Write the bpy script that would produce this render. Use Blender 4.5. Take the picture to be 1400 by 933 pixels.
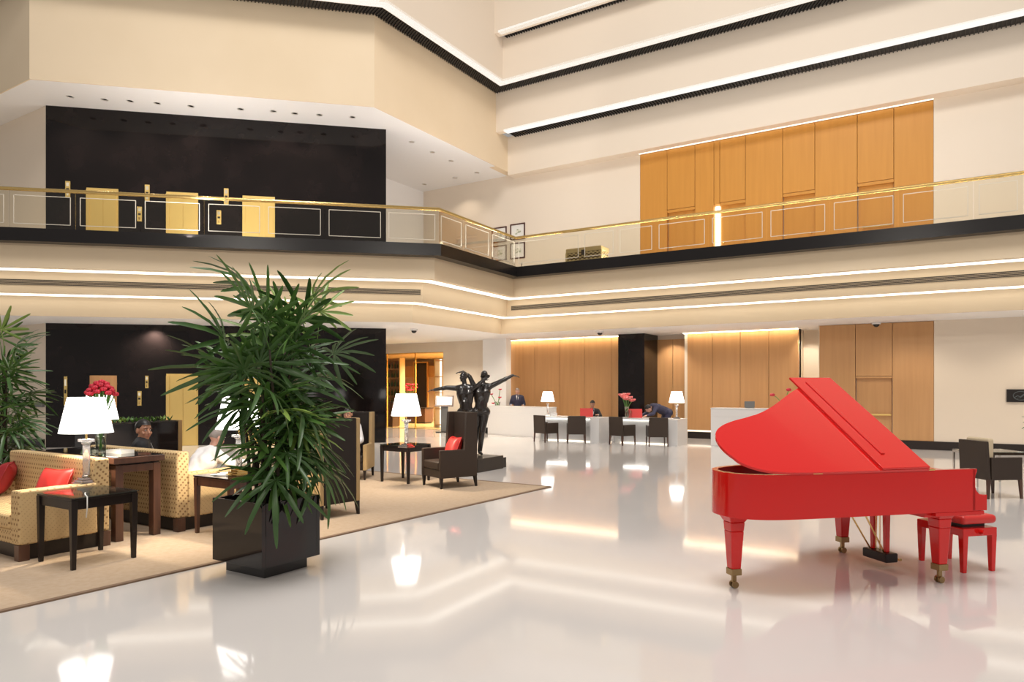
import bpy, bmesh, math, random
from mathutils import Vector, Matrix, Euler, Quaternion
PI = math.pi
for o in list(bpy.data.objects): bpy.data.objects.remove(o)
SC = bpy.context.scene
COL = SC.collection
random.seed(7)

# ------------------------------------------------------------------ camera
F, HEYE, HZ, TH = 960.0, 1.75, 530.0, math.radians(32.2)     # focal length in px, eye height, horizon row, yaw
cam = bpy.data.objects.new('camera', bpy.data.cameras.new('camera'))
COL.objects.link(cam)
cam.location = (0, 0, HEYE); cam.rotation_euler = (PI/2, 0, TH)
cam.data.sensor_width = 36; cam.data.lens = F/1400*36
cam.data.shift_y = (HZ-466.5)/1400
cam.data.clip_end = 200
SC.camera = cam

# ------------------------------------------------------------------ world, big lights, exposure
SC.view_settings.view_transform = 'Standard'; SC.view_settings.look = 'None'
SC.view_settings.gamma = 1; SC.view_settings.use_curve_mapping = False
SC.view_settings.exposure = 0.0
world = bpy.data.worlds.new('world'); SC.world = world; world.use_nodes = True
bg = world.node_tree.nodes['Background']
bg.inputs[0].default_value = (1.0, .94, .88, 1); bg.inputs[1].default_value = .34

def area_light(name, loc, size, power, color=(1, .96, .91), rot=(0, 0, 0), sy=None):
    l = bpy.data.lights.new(name, 'AREA'); l.energy = power; l.color = color; l.size = size
    if sy: l.shape = 'RECTANGLE'; l.size_y = sy
    o = bpy.data.objects.new(name, l); COL.objects.link(o); o.location = loc; o.rotation_euler = rot
    return o
def spot_light(name, loc, target, power, angle=70, color=(1, .87, .70), blend=.6, radius=.08):
    l = bpy.data.lights.new(name, 'SPOT'); l.energy = power; l.color = color
    l.spot_size = math.radians(angle); l.spot_blend = blend; l.shadow_soft_size = radius
    o = bpy.data.objects.new(name, l); COL.objects.link(o); o.location = loc
    o.rotation_euler = (Vector(target)-Vector(loc)).to_track_quat('-Z', 'Y').to_euler()
    return o
area_light('skylight', (-3.0, 5.0, 22), 9, 3600)
for p, q in (((9, -7, 9.8), (-9, 18, 5.5)), ((-1, -10, 9.8), (-13, 15, 5.5)), ((12, 0, 9.8), (-6, 20, 5.0))):      # unseen spots added behind the camera as frontal fill
    spot_light('front_fill_spot', p, q, 1700, 80, (1, .92, .82), .8, .30)
for p, q, pw in (((-20.9, 6.6), (-12.0, 15.0), 340), ((-12.25, 15.4), (-12.3, 19.0), 190), ((-11.6, 19.55), (6.5, 19.8), 330)):   # unseen fill strips behind the gallery kerb, added to brighten the ceilings
    e = Vector(q)-Vector(p); area_light('ceiling_fill', ((p[0]+q[0])/2, (p[1]+q[1])/2, 5.52), e.length, pw, (1, .97, .95), (PI, 0, -math.atan2(e.y, e.x)), .12)

# ------------------------------------------------------------------ pixel -> world helpers (f, eye and yaw as above)
CT, ST = math.cos(TH), math.sin(TH)
def CW(x, y, z=0.0): return Vector((CT*x-ST*y, ST*x+CT*y, z))            # camera-aligned ground coords -> world
def PX(u, v, z=0.0):                                                    # pixel of a point at known height
    d = F*(HEYE-z)/(v-HZ); return CW((u-700)/F*d, d, z)
def depth(p): return -ST*p[0]+CT*p[1]
def zat(v, p): return HEYE+(HZ-v)*depth(p)/F
def hit(u, A, B):                                                       # pixel column u on the vertical plane through A, B
    d = CW((u-700)/F, 1); ax, ay = A[0], A[1]; ex, ey = B[0]-ax, B[1]-ay
    t = (ax*ey-ay*ex)/(d.x*ey-d.y*ex); return Vector((d.x*t, d.y*t, 0))
def wx(u, y): return hit(u, (0, y), (1, y)).x                           # world x of pixel column u on the plane Y=y

# ------------------------------------------------------------------ materials
MATS = {}
def mat(name, col=(.8, .8, .8), rough=.5, metal=0, spec=.5, coat=0, emit=0, ecol=None, noise=None, bump=None, trans=0, alpha=1, ior=None, sheen=0):
    if name in MATS: return MATS[name]
    m = bpy.data.materials.new(name); MATS[name] = m; m.use_nodes = True
    nt = m.node_tree; b = nt.nodes['Principled BSDF']
    b.inputs['Base Color'].default_value = (*col, 1); b.inputs['Roughness'].default_value = rough
    b.inputs['Metallic'].default_value = metal; b.inputs['Specular IOR Level'].default_value = spec
    b.inputs['Coat Weight'].default_value = coat; b.inputs['Coat Roughness'].default_value = .03
    b.inputs['Transmission Weight'].default_value = trans; b.inputs['Alpha'].default_value = alpha
    if sheen: b.inputs['Sheen Weight'].default_value = sheen
    if ior: b.inputs['IOR'].default_value = ior
    if emit:
        b.inputs['Emission Color'].default_value = (*(ecol or col), 1); b.inputs['Emission Strength'].default_value = emit
    if noise:                               # (col2, scale vector, detail, lo, hi)
        c2, sc, det, lo, hi = noise
        tc = nt.nodes.new('ShaderNodeTexCoord'); mp = nt.nodes.new('ShaderNodeMapping'); nz = nt.nodes.new('ShaderNodeTexNoise')
        cr = nt.nodes.new('ShaderNodeValToRGB')
        mp.inputs['Scale'].default_value = sc; nz.inputs['Scale'].default_value = 1; nz.inputs['Detail'].default_value = det
        nt.links.new(tc.outputs['Object'], mp.inputs['Vector']); nt.links.new(mp.outputs[0], nz.inputs['Vector'])
        nt.links.new(nz.outputs['Fac'], cr.inputs['Fac'])
        cr.color_ramp.elements[0].position = lo; cr.color_ramp.elements[1].position = hi
        cr.color_ramp.elements[0].color = (*col, 1); cr.color_ramp.elements[1].color = (*c2, 1)
        nt.links.new(cr.outputs[0], b.inputs['Base Color'])
    if bump:                                # (scale, strength)
        nz2 = nt.nodes.new('ShaderNodeTexNoise'); bp = nt.nodes.new('ShaderNodeBump'); tc2 = nt.nodes.new('ShaderNodeTexCoord')
        nt.links.new(tc2.outputs['Object'], nz2.inputs['Vector'])
        nz2.inputs['Scale'].default_value = bump[0]; nz2.inputs['Detail'].default_value = 4; bp.inputs['Strength'].default_value = bump[1]
        bp.inputs['Distance'].default_value = .01
        nt.links.new(nz2.outputs['Fac'], bp.inputs['Height']); nt.links.new(bp.outputs[0], b.inputs['Normal'])
    return m
def dots(name, c1, c2, scale, r):           # woven dot pattern
    m = mat(name, c1, .8); nt = m.node_tree; b = nt.nodes['Principled BSDF']
    tc = nt.nodes.new('ShaderNodeTexCoord'); mp = nt.nodes.new('ShaderNodeMapping'); v = nt.nodes.new('ShaderNodeTexVoronoi'); cr = nt.nodes.new('ShaderNodeValToRGB')
    mp.inputs['Rotation'].default_value = (PI/4, PI/4, 0)
    v.inputs['Scale'].default_value = scale; v.inputs['Randomness'].default_value = 0
    nt.links.new(tc.outputs['Object'], mp.inputs['Vector']); nt.links.new(mp.outputs[0], v.inputs['Vector'])
    nt.links.new(v.outputs['Distance'], cr.inputs['Fac'])
    cr.color_ramp.elements[0].position = r; cr.color_ramp.elements[1].position = r+.1
    cr.color_ramp.elements[0].color = (*c2, 1); cr.color_ramp.elements[1].color = (*c1, 1)
    nt.links.new(cr.outputs[0], b.inputs['Base Color']); return m
def glassmat(name, tint=(1, 1, 1), refl=.5):
    m = bpy.data.materials.new(name); MATS[name] = m; m.use_nodes = True; nt = m.node_tree
    nt.nodes.remove(nt.nodes['Principled BSDF']); out = nt.nodes['Material Output']
    t = nt.nodes.new('ShaderNodeBsdfTransparent'); t.inputs[0].default_value = (*tint, 1)
    g = nt.nodes.new('ShaderNodeBsdfGlossy'); g.inputs['Roughness'].default_value = .02
    fr = nt.nodes.new('ShaderNodeFresnel'); fr.inputs[0].default_value = 1.45
    mu = nt.nodes.new('ShaderNodeMath'); mu.operation = 'MULTIPLY'; mu.inputs[1].default_value = refl
    mx = nt.nodes.new('ShaderNodeMixShader')
    nt.links.new(fr.outputs[0], mu.inputs[0]); nt.links.new(mu.outputs[0], mx.inputs[0])
    nt.links.new(t.outputs[0], mx.inputs[1]); nt.links.new(g.outputs[0], mx.inputs[2]); nt.links.new(mx.outputs[0], out.inputs[0])
    return m
def emat(name, col, s):
    m = bpy.data.materials.new(name); MATS[name] = m; m.use_nodes = True; nt = m.node_tree
    nt.nodes.remove(nt.nodes['Principled BSDF']); e = nt.nodes.new('ShaderNodeEmission')
    e.inputs[0].default_value = (*col, 1); e.inputs[1].default_value = s
    nt.links.new(e.outputs[0], nt.nodes['Material Output'].inputs[0]); return m

mat('wall', (.79, .645, .46), .7, bump=(3, .02), noise=((.76, .615, .43), (.4, .4, .4), 3, .4, .65))
mat('wall_pale', (.79, .69, .575), .7, bump=(3, .02))
mat('white', (.88, .87, .87), .6, bump=(4, .01))
mat('floor', (.70, .665, .645), .07, spec=.45, noise=((.655, .62, .60), (.25, .25, .25), 5, .35, .75))
mat('black_stone', (.008, .006, .006), .06, spec=.30, noise=((.013, .009, .009), (1.2, 1.2, 1.2), 4, .45, .7))
mat('black_band', (.012, .010, .010), .25, spec=.3)
mat('louvre', (.02, .018, .017), .5)
mat('gold_wood', (.60, .275, .050), .38, noise=((.56, .250, .043), (9, 9, .5), 5, .35, .7))
mat('oak', (.58, .32, .14), .42, noise=((.53, .285, .12), (9, 9, .5), 5, .35, .7))
mat('wood_dark', (.10, .045, .028), .3, noise=((.06, .027, .018), (14, 14, 1.5), 5, .35, .7))
mat('brass', (.83, .58, .22), .22, metal=1)
mat('brass_satin', (.78, .56, .20), .38, metal=.75)
mat('etched', (.72, .66, .56), .6)
mat('vent_dark', (.045, .034, .025), .6)
mat('rug', (.50, .385, .285), .95, spec=.1, noise=((.46, .345, .24), (18, 18, 18), 6, .3, .7), bump=(140, .35))
mat('rug_edge', (.22, .14, .09), .9)
mat('lacquer_black', (.010, .008, .008), .05, spec=.55)
mat('black_wood', (.016, .011, .010), .3, spec=.4)
mat('leather', (.045, .030, .022), .45, spec=.35, bump=(60, .1))
mat('leather_dark', (.02, .014, .012), .5, spec=.3, bump=(60, .1))
mat('tan_fabric', (.42, .29, .14), .85, bump=(90, .2))
dots('gold_fabric', (.60, .43, .22), (.27, .155, .065), 26, .30)
mat('cream_fabric', (.62, .50, .34), .8, bump=(90, .15))
mat('red_leather', (.62, .035, .03), .38, spec=.5)
mat('red_dark', (.32, .012, .018), .5)
mat('piano_red', (.66, .010, .008), .14, spec=.35, coat=.35)
mat('brass_old', (.36, .25, .12), .35, metal=.9)
mat('ebony', (.008, .007, .007), .3)
mat('ivory', (.8, .77, .68), .3)
mat('chrome', (.75, .68, .62), .12, metal=1)
mat('crystal', (.92, .90, .90), .05, trans=.75, ior=1.45)
mat('bronze', (.016, .011, .009), .22, spec=.55, coat=.3)
mat('plinth', (.022, .016, .013), .3)
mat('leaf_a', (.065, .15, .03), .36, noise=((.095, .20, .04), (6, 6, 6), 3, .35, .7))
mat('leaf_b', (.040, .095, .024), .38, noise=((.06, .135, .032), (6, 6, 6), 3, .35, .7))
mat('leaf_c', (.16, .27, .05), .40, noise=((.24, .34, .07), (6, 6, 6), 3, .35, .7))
mat('cane', (.055, .035, .02), .8, bump=(80, .5), noise=((.025, .018, .012), (8, 8, 30), 4, .4, .6))
mat('soil', (.02, .014, .01), .95, bump=(60, 1))
mat('desk_white', (.70, .685, .68), .25)
mat('skin', (.50, .25, .16), .5)
mat('skin_pink', (.66, .36, .27), .5)
mat('hair_black', (.012, .010, .010), .45)
mat('hair_grey', (.28, .24, .22), .6)
mat('suit', (.010, .010, .013), .75)
mat('suit_navy', (.035, .035, .075), .75)
mat('shirt', (.82, .80, .80), .7)
mat('lip', (.38, .12, .10), .5)
mat('eye', (.01, .008, .008), .2)
mat('petal_red', (.62, .02, .05), .5, noise=((.42, .01, .03), (30, 30, 30), 2, .4, .6))
mat('petal_pink', (.80, .16, .16), .5, noise=((.85, .55, .50), (14, 14, 14), 2, .5, .75))
mat('stem', (.10, .26, .05), .5)
mat('frame_brown', (.075, .025, .02), .4)
mat('mount', (.82, .80, .76), .7)
mat('print', (.74, .72, .62), .7, noise=((.22, .27, .16), (9, 9, 9), 4, .52, .62))
mat('wicker', (.52, .40, .19), .7)
mat('wicker_dark', (.10, .06, .025), .8)
mat('grey_metal', (.22, .22, .22), .4, metal=.6)
mat('paper', (.8, .78, .74), .6)
mat('pink_wall', (.70, .52, .40), .7)
mat('oak_pale', (.66, .47, .24), .45, noise=((.60, .42, .20), (9, 9, .5), 5, .35, .7))
mat('bottle_green', (.05, .12, .03), .15)
mat('rest_floor', (.50, .37, .17), .2)
mat('red_stone', (.30, .06, .04), .4)
mat('sign_black', (.014, .010, .009), .3)
mat('sign_grey', (.10, .12, .13), .4)
mat('baseboard', (.020, .014, .012), .3)
glassmat('glass', (.96, .95, .90), .55); glassmat('glass_table', (.90, .96, .93), .9); glassmat('vase_glass', (.93, .96, .92), .7)
emat('shade', (1, .95, .88), 4.5); emat('cove', (1, .91, .76), 3.2); emat('cove_warm', (1, .82, .55), 15)
emat('lens', (1, .93, .82), 9); emat('door_glow', (1, .90, .62), 4); emat('desk_led', (1, .97, .88), 9); emat('indicator', (1, .85, .6), .7)
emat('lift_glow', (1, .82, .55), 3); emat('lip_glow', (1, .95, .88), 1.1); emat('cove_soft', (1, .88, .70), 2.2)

# ------------------------------------------------------------------ mesh builder
def link(o, parent=None):
    COL.objects.link(o)
    if parent is not None: o.parent = parent
    return o
class MB:
    def __init__(s): s.v = []; s.f = []
    def add(s, vs, fs):
        n = len(s.v); s.v += [Vector(p) for p in vs]; s.f += [[i+n for i in f] for f in fs]; return s
    def box(s, x0, x1, y0, y1, z0, z1, M=None):
        vs = [Vector((x, y, z)) for z in (z0, z1) for x, y in ((x0, y0), (x1, y0), (x1, y1), (x0, y1))]
        if M: vs = [M @ p for p in vs]
        return s.add(vs, [(3, 2, 1, 0), (4, 5, 6, 7), (0, 1, 5, 4), (1, 2, 6, 5), (2, 3, 7, 6), (3, 0, 4, 7)])
    def taper(s, c, r0, r1, z0, z1, dx=0, dy=0):            # square post, half widths r0 (bottom) r1 (top)
        vs = [(c[0]+dx+a*r0, c[1]+dy+b*r0, z0) for a, b in ((-1, -1), (1, -1), (1, 1), (-1, 1))]
        vs += [(c[0]+a*r1, c[1]+b*r1, z1) for a, b in ((-1, -1), (1, -1), (1, 1), (-1, 1))]
        return s.add(vs, [(3, 2, 1, 0), (4, 5, 6, 7), (0, 1, 5, 4), (1, 2, 6, 5), (2, 3, 7, 6), (3, 0, 4, 7)])
    def prism(s, poly, z0, z1, M=None):                     # poly counter-clockwise
        n = len(poly); vs = [Vector((p[0], p[1], z0)) for p in poly]+[Vector((p[0], p[1], z1)) for p in poly]
        if M: vs = [M @ p for p in vs]
        return s.add(vs, [list(range(n))[::-1], list(range(n, 2*n))]+[(i, (i+1) % n, n+(i+1) % n, n+i) for i in range(n)])
    def prof(s, poly, y0, y1):                              # poly in (x, z), extruded along y
        n = len(poly); vs = [(p[0], y0, p[1]) for p in poly]+[(p[0], y1, p[1]) for p in poly]
        return s.add(vs, [list(range(n)), list(range(n, 2*n))[::-1]]+[(i, n+i, n+(i+1) % n, (i+1) % n) for i in range(n)])
    def tube(s, pts, rad, n=8, cap=True):
        pts = [Vector(p) for p in pts]; rad = rad if isinstance(rad, (list, tuple)) else [rad]*len(pts)
        base = len(s.v); up = None
        for i, p in enumerate(pts):
            d = (pts[min(i+1, len(pts)-1)]-pts[max(i-1, 0)]).normalized()
            if up is None: up = d.orthogonal().normalized()
            else: up = (up-d*up.dot(d)).normalized() if (up-d*up.dot(d)).length > 1e-6 else d.orthogonal().normalized()
            sd = d.cross(up)
            s.v += [p+(up*math.cos(2*PI*k/n)+sd*math.sin(2*PI*k/n))*rad[i] for k in range(n)]
        for i in range(len(pts)-1):
            for k in range(n):
                a = base+i*n; s.f.append([a+k, a+(k+1) % n, a+n+(k+1) % n, a+n+k])
        if cap:
            s.f.append([base+k for k in range(n)][::-1]); s.f.append([base+(len(pts)-1)*n+k for k in range(n)])
        return s
    def lathe(s, prof, n=20, c=(0, 0, 0), cap=True):         # prof list of (r, z)
        base = len(s.v); c = Vector(c)
        for r, z in prof: s.v += [c+Vector((r*math.cos(2*PI*k/n), r*math.sin(2*PI*k/n), z)) for k in range(n)]
        for i in range(len(prof)-1):
            for k in range(n):
                a = base+i*n; s.f.append([a+k, a+(k+1) % n, a+n+(k+1) % n, a+n+k])
        if cap:
            s.f.append([base+k for k in range(n)][::-1]); s.f.append([base+(len(prof)-1)*n+k for k in range(n)])
        return s
    def ell(s, c, r, n=12, m=8, R=None):
        c = Vector(c); r = r if isinstance(r, (tuple, list)) else (r, r, r); base = len(s.v)
        def T(p): return c+(R @ p if R else p)
        s.v.append(T(Vector((0, 0, -r[2]))))
        for i in range(1, m):
            t = PI*i/m-PI/2
            for k in range(n): s.v.append(T(Vector((r[0]*math.cos(t)*math.cos(2*PI*k/n), r[1]*math.cos(t)*math.sin(2*PI*k/n), r[2]*math.sin(t)))))
        s.v.append(T(Vector((0, 0, r[2])))); top = len(s.v)-1
        for k in range(n): s.f.append([base, base+1+(k+1) % n, base+1+k])
        for i in range(m-2):
            for k in range(n):
                a = base+1+i*n; s.f.append([a+k, a+(k+1) % n, a+n+(k+1) % n, a+n+k])
        a = base+1+(m-2)*n
        for k in range(n): s.f.append([a+k, a+(k+1) % n, top])
        return s
    def limb(s, pts, rad):                                  # closed capsules along a chain
        for p, r in zip(pts, rad): s.ell(p, r, 10, 8)
        for i in range(len(pts)-1): s.tube([pts[i], pts[i+1]], [rad[i], rad[i+1]], 10)
        return s
    def mesh(s, name, m=None, smooth=False):
        me = bpy.data.meshes.new(name); me.from_pydata([tuple(p) for p in s.v], [], s.f); me.validate()
        if m: me.materials.append(MATS[m])
        if smooth:
            for p in me.polygons: p.use_smooth = True
            if smooth == 'auto': me.set_sharp_from_angle(angle=math.radians(35))
        return me
    def build(s, name, m, parent=None, bevel=0, smooth=False, loc=None, rotz=0, sub=0, seg=2):
        o = bpy.data.objects.new(name, s.mesh(name, m, smooth)); link(o, parent)
        if loc is not None: o.location = loc
        o.rotation_euler.z = rotz
        if bevel:
            b = o.modifiers.new('bevel', 'BEVEL'); b.width = bevel; b.segments = seg; b.limit_method = 'ANGLE'; b.harden_normals = False
        if sub:
            b = o.modifiers.new('sub', 'SUBSURF'); b.levels = sub; b.render_levels = sub
        return o
def tag(o, label=None, cat=None, group=None, kind=None):
    if label: o['label'] = label
    if cat: o['category'] = cat
    if group: o['group'] = group
    if kind: o['kind'] = kind
    return o
def thing(name, label, cat, loc=(0, 0, 0), rotz=0, group=None, scale=1):
    o = bpy.data.objects.new(name, None); link(o); o.location = loc; o.rotation_euler = (0, 0, rotz); o.scale = (scale,)*3
    o.empty_display_size = .1
    return tag(o, label, cat, group)
def struct(o, label=None): return tag(o, label, kind='structure')
def dup(root, loc, rotz=None, label=None, group=None, scale=None):
    def cp(o, par):
        c = o.copy(); COL.objects.link(c)
        if par is not None: c.parent = par
        for ch in o.children: cp(ch, c)
        return c
    r = cp(root, None); r.location = loc
    if rotz is not None: r.rotation_euler = (0, 0, rotz)
    if scale: r.scale = (scale,)*3
    if label: r['label'] = label
    if group: r['group'] = group
    return r
def offset(line, d):                                        # offset a polyline to its left
    out = []
    n = len(line)
    for i in range(n):
        p = Vector(line[i][:2])
        def nrm(a, b):
            e = (Vector(b[:2])-Vector(a[:2])).normalized(); return Vector((-e.y, e.x))
        if i == 0: out.append(p+nrm(line[0], line[1])*d)
        elif i == n-1: out.append(p+nrm(line[-2], line[-1])*d)
        else:
            a, b = nrm(line[i-1], line[i]), nrm(line[i], line[i+1]); m = (a+b).normalized(); out.append(p+m*(d/m.dot(a)))
    return out
def ribbon(mb, line, d0, d1, z0, z1):                       # wall strip between two offsets of a polyline, one prism per segment
    A, B = offset(line, d0), offset(line, d1)
    for i in range(len(line)-1): mb.prism([A[i], A[i+1], B[i+1], B[i]], z0, z1)
    return mb

# ------------------------------------------------------------------ key dimensions
ZG, Z2, ZF = 3.62, 9.94, 5.45            # lower ceiling, upper ceiling, gallery floor
YW, YR = 22.9, 23.75                     # right hand wall, reception back wall
BAND = [(-24.0, 3.29), (-19.32, 7.69), (-11.64, 14.91), (-11.80, 19.04), (1.31, 19.26), (10, 19.41)]
BAND = [BAND[0]]+BAND[2:]
CL = [(-36, 8.92), (-20.76, 8.94), (-14.31, 15.19), (-14.33, 21.65), (10, 21.65)]
LA, LB = Vector((-22.30, 10.03, 0)), Vector((-15.25, 16.72, 0))        # lift wall, left and right ends
LD = (LB-LA).normalized(); LN = Vector((-LD.y, LD.x, 0)); LROT = math.atan2(LD.y, LD.x)

# ------------------------------------------------------------------ floor, ceilings, walls
struct(MB().box(-40, 14, -14, 32, -.2, 0).build('floor', 'floor'), 'polished pale marble lobby floor')
t3 = offset(BAND, 1.53)
cp = [(p.x, p.y) for p in t3]+[(10, 32), (-40, 32), (-40, 3)]
struct(MB().prism(cp, ZG, ZG+.10).build('ceiling', 'white'), 'white lower ceiling under the gallery')
cp = [(p[0], p[1]) for p in offset(BAND, .02)]+[(10, 24), (-40, 24), (-40, 3)]
struct(MB().prism(cp, ZF-.15, ZF).build('floor', 'wall_pale'), 'gallery floor behind the glass railing')
cp = [(-36, 8.96), (-20.78, 8.97), (-14.35, 15.20), (-14.36, YW+.3), (-40, YW+.3), (-40, 8.96)]
struct(MB().prism(cp, Z2, Z2+.12).build('ceiling', 'white'), 'white upper ceiling over the lift lobby')

struct(ribbon(MB(), BAND, .0, .35, 5.28, 5.60).build('trim_1', 'black_band'), 'black band along the gallery edge')
struct(ribbon(MB(), BAND, .32, .55, 4.70, 5.30).build('trim_2', 'wall'), 'cream fascia tier under the black gallery band')
struct(ribbon(MB(), BAND, .95, 1.15, 4.15, 4.72).build('trim_3', 'wall'), 'middle cream fascia tier with air slots')
struct(ribbon(MB(), BAND, 1.5, 1.53, ZG-.004, 4.17).build('trim_4', 'wall'), 'lowest cream fascia tier above the lower ceiling')
struct(ribbon(MB(), BAND, .50, 1.02, 4.70, 4.78).build('trim_5', 'white'), 'white soffit between upper and middle fascia tiers')
struct(ribbon(MB(), BAND, 1.10, 1.55, 4.15, 4.23).build('trim_6', 'white'), 'white soffit between middle and lowest fascia tiers')
tag(ribbon(MB(), BAND, .52, .72, 4.665, 4.695).build('cove_light', 'cove'), 'glowing light strip under the upper fascia tier of the gallery', 'light strip')
tag(ribbon(MB(), BAND, 1.13, 1.29, 4.115, 4.145).build('cove_light', 'cove'), 'glowing light strip under the middle fascia tier of the gallery', 'light strip')

# atrium fascias above
BL = offset(CL, -.82)
ALN = [BL[0], BL[1], BL[2], Vector((BL[2].x-.02, 20.3)), Vector((10, 20.3))]
struct(ribbon(MB(), CL[:4], 0, .03, Z2-.004, 12.66).box(-14.63, -14.33, 21.65, YW+.02, Z2-.004, 11.25).build('trim_7', 'wall'), 'broad cream fascia over the lift lobby')
mb = MB().box(-14.33, 10, 22.45, YW+.3, 9.80, 11.25); struct(mb.build('trim_8', 'wall_pale'), 'cream fascia directly above the gold panel wall')
struct(MB().box(-14.33, 10, 21.65, 21.9, 11.18, 12.66).build('trim_9', 'wall_pale'), 'second cream fascia above the gold panel wall')
struct(ribbon(MB(), BL, 0, .3, 12.58, 14.15).build('trim_10', 'wall_pale'), 'third cream fascia stepping out over the atrium')
struct(ribbon(MB(), ALN, 0, .3, 14.04, 17.5).build('trim_11', 'wall_pale'), 'top cream fascia of the atrium')
def louvre_soffit(name, label, line, d0, d1, z, step=.10):
    root = thing(name, label, 'ceiling louvre', (0, 0, 0))
    lip = d0+(d1-d0)*.36
    ribbon(MB(), line, d0, lip, z-.02, z+.05).build('soffit_lip', 'lip_glow', root)  # white painted lip emits so the soffit looks lit; no lamp in it
    ribbon(MB(), line, lip, d1, z+.03, z+.08).build('backing', 'louvre', root)
    fins = MB(); A, B = offset(line, lip), offset(line, d1)
    for i in range(len(line)-1):
        n = max(2, int((A[i+1]-A[i]).length/step))
        for k in range(n):
            t = (k+.5)/n; p = A[i].lerp(A[i+1], t); q = B[i].lerp(B[i+1], t); e = (A[i+1]-A[i]).normalized()*.014
            fins.prism([p-e, p+e, q+e, q-e], z-.008, z+.032)
    tag(fins.build('fins', 'black_band', root), kind='stuff')
    return root
louvre_soffit('louvre_strip', 'dark louvre strip with glowing white lip just above the gold panel wall', [(-14.0, 21.65), (10, 21.65)], 0, .80, 11.18)
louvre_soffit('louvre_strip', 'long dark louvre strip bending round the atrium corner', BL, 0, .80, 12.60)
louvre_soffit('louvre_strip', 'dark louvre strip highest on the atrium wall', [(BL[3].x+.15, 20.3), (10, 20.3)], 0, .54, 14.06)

# right hand wall, upper part --------------------------------------------------
GX = [wx(u, YW) for u in (875, 912, 950, 976, 984, 1019, 1070, 1114, 1172, 1222, 1276.5)]
w = MB()
w.box(-18.8, GX[0], YW, YW+.3, ZF, Z2); w.box(GX[-1], 10, YW, YW+.3, ZF, Z2); w.box(GX[0], GX[-1], YW+.18, YW+.3, ZF, Z2)
wall_r = struct(w.build('wall_right', 'wall_pale'), 'long pale upper wall holding the gold wood panels')
ZD = 7.76
doors = {(1, 2): 0, (4, 5): 1, (6, 7): 2, (8, 9): 3}
for i in range(len(GX)-1):
    x0, x1 = GX[i]+.006, GX[i+1]-.006
    if i == 3: continue
    z0 = ZD if (i, i+1) in doors else ZF
    MB().box(x0, x1, YW-.0, YW+.16, z0, 9.79).build('panel', 'gold_wood', wall_r, bevel=.006)
x0, x1 = GX[3]+.006, GX[4]-.006
MB().box(x0, x1, YW, YW+.16, ZD-.05, 9.79).build('panel', 'gold_wood', wall_r, bevel=.006)
n = 0
for (a, b), k in doors.items():
    n += 1
    x0, x1 = GX[a]+.004, GX[b]-.004
    d = struct(MB().box(x0+.01, x1-.01, YW+.12, YW+.178, ZF, ZD).build('door_%d' % n, 'gold_wood', bevel=.004), ['gold wood door nearest the white gallery wall', 'gold wood door beside the lit doorway', 'gold wood door between two plain gold panels', 'gold wood door with long brass push bar'][k])
    MB().box(x0, x1, YW+.02, YW+.118, ZD-.10, ZD-.01).build('door_head', 'gold_wood', d)
    if k == 3: MB().box(x0+.12, x1-.06, YW+.05, YW+.08, ZF+.98, ZF+1.03).build('push_bar', 'brass', d, bevel=.008)
    else: MB().ell((x0+.1 if k < 2 else x1-.12, YW+.09, ZF+1.02), .035).build('door_knob', 'brass', d, smooth=True)
t = thing('doorway_glow', 'tall glowing slab for the lit doorway in the gold panel wall', 'light', (GX[3], YW+.05, ZF))
MB().box(.03, GX[4]-GX[3]-.03, .0, .08, .0, 2.2).build('glow_slab', 'door_glow', t)  # glowing slab stands in for light through the doorway gap, no lamp
tag(MB().box(GX[0], GX[-1], YW-.12, YW-.06, 9.785, 9.798).build('cove_light', 'cove_soft'), 'thin light strip along the top of the upper gold panels', 'light strip')
struct(MB().box(-19.1, -18.8, 15.5, YW+.3, ZF, Z2).build('wall_back', 'white'), 'white end wall of the gallery beyond the lifts')
# left cream wall
struct(MB().box(-36, -22.35, 10.05, 10.35, 0, Z2).build('wall_front', 'wall_pale'), 'cream wall to the left of the lift wall')
struct(MB().box(-36, -22.40, 9.97, 10.05, .0, .24).build('baseboard_front', 'black_stone'), 'dark baseboard of the cream wall')
struct(MB().box(-36, -22.40, 9.95, 10.05, 1.18, 1.30).build('trim_12', 'grey_metal'), 'grey rail across the cream wall')

# right hand wall, lower part ---------------------------------------------------
HX = [wx(u, YW) for u in (1120, 1169.5, 1220, 1277)]
w = MB()
w.box(HX[-1], 12, YW, YW+.3, 0, ZG); w.box(HX[0], HX[-1], YW+.16, YW+.3, 0, ZG)
wall_rl = struct(w.build('wall_right', 'wall_pale'), 'lower right wall with wood panels and dark skirting')
for i in range(3):
    z0 = 2.08 if i == 1 else .24
    MB().box(HX[i]+.006, HX[i+1]-.006, YW, YW+.14, z0, ZG-.01).build('panel', 'oak', wall_rl, bevel=.005)
d = struct(MB().box(HX[1]+.02, HX[2]-.02, YW+.10, YW+.155, .24, 2.07).build('door_5', 'oak', bevel=.004), 'oak service door in the lower wood panels')
MB().box(HX[1]+.04, HX[2]-.03, YW+.02, YW+.06, .93, .98).build('push_bar', 'brass_satin', d, bevel=.01)
MB().box(HX[1]+.006, HX[2]-.006, YW, YW+.098, 2.02, 2.07).build('door_head', 'oak', d)
struct(MB().box(HX[0], 12, YW-.03, YW+.14, 0, .24).build('baseboard_right', 'baseboard'), 'dark baseboard of the right wall')
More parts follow.
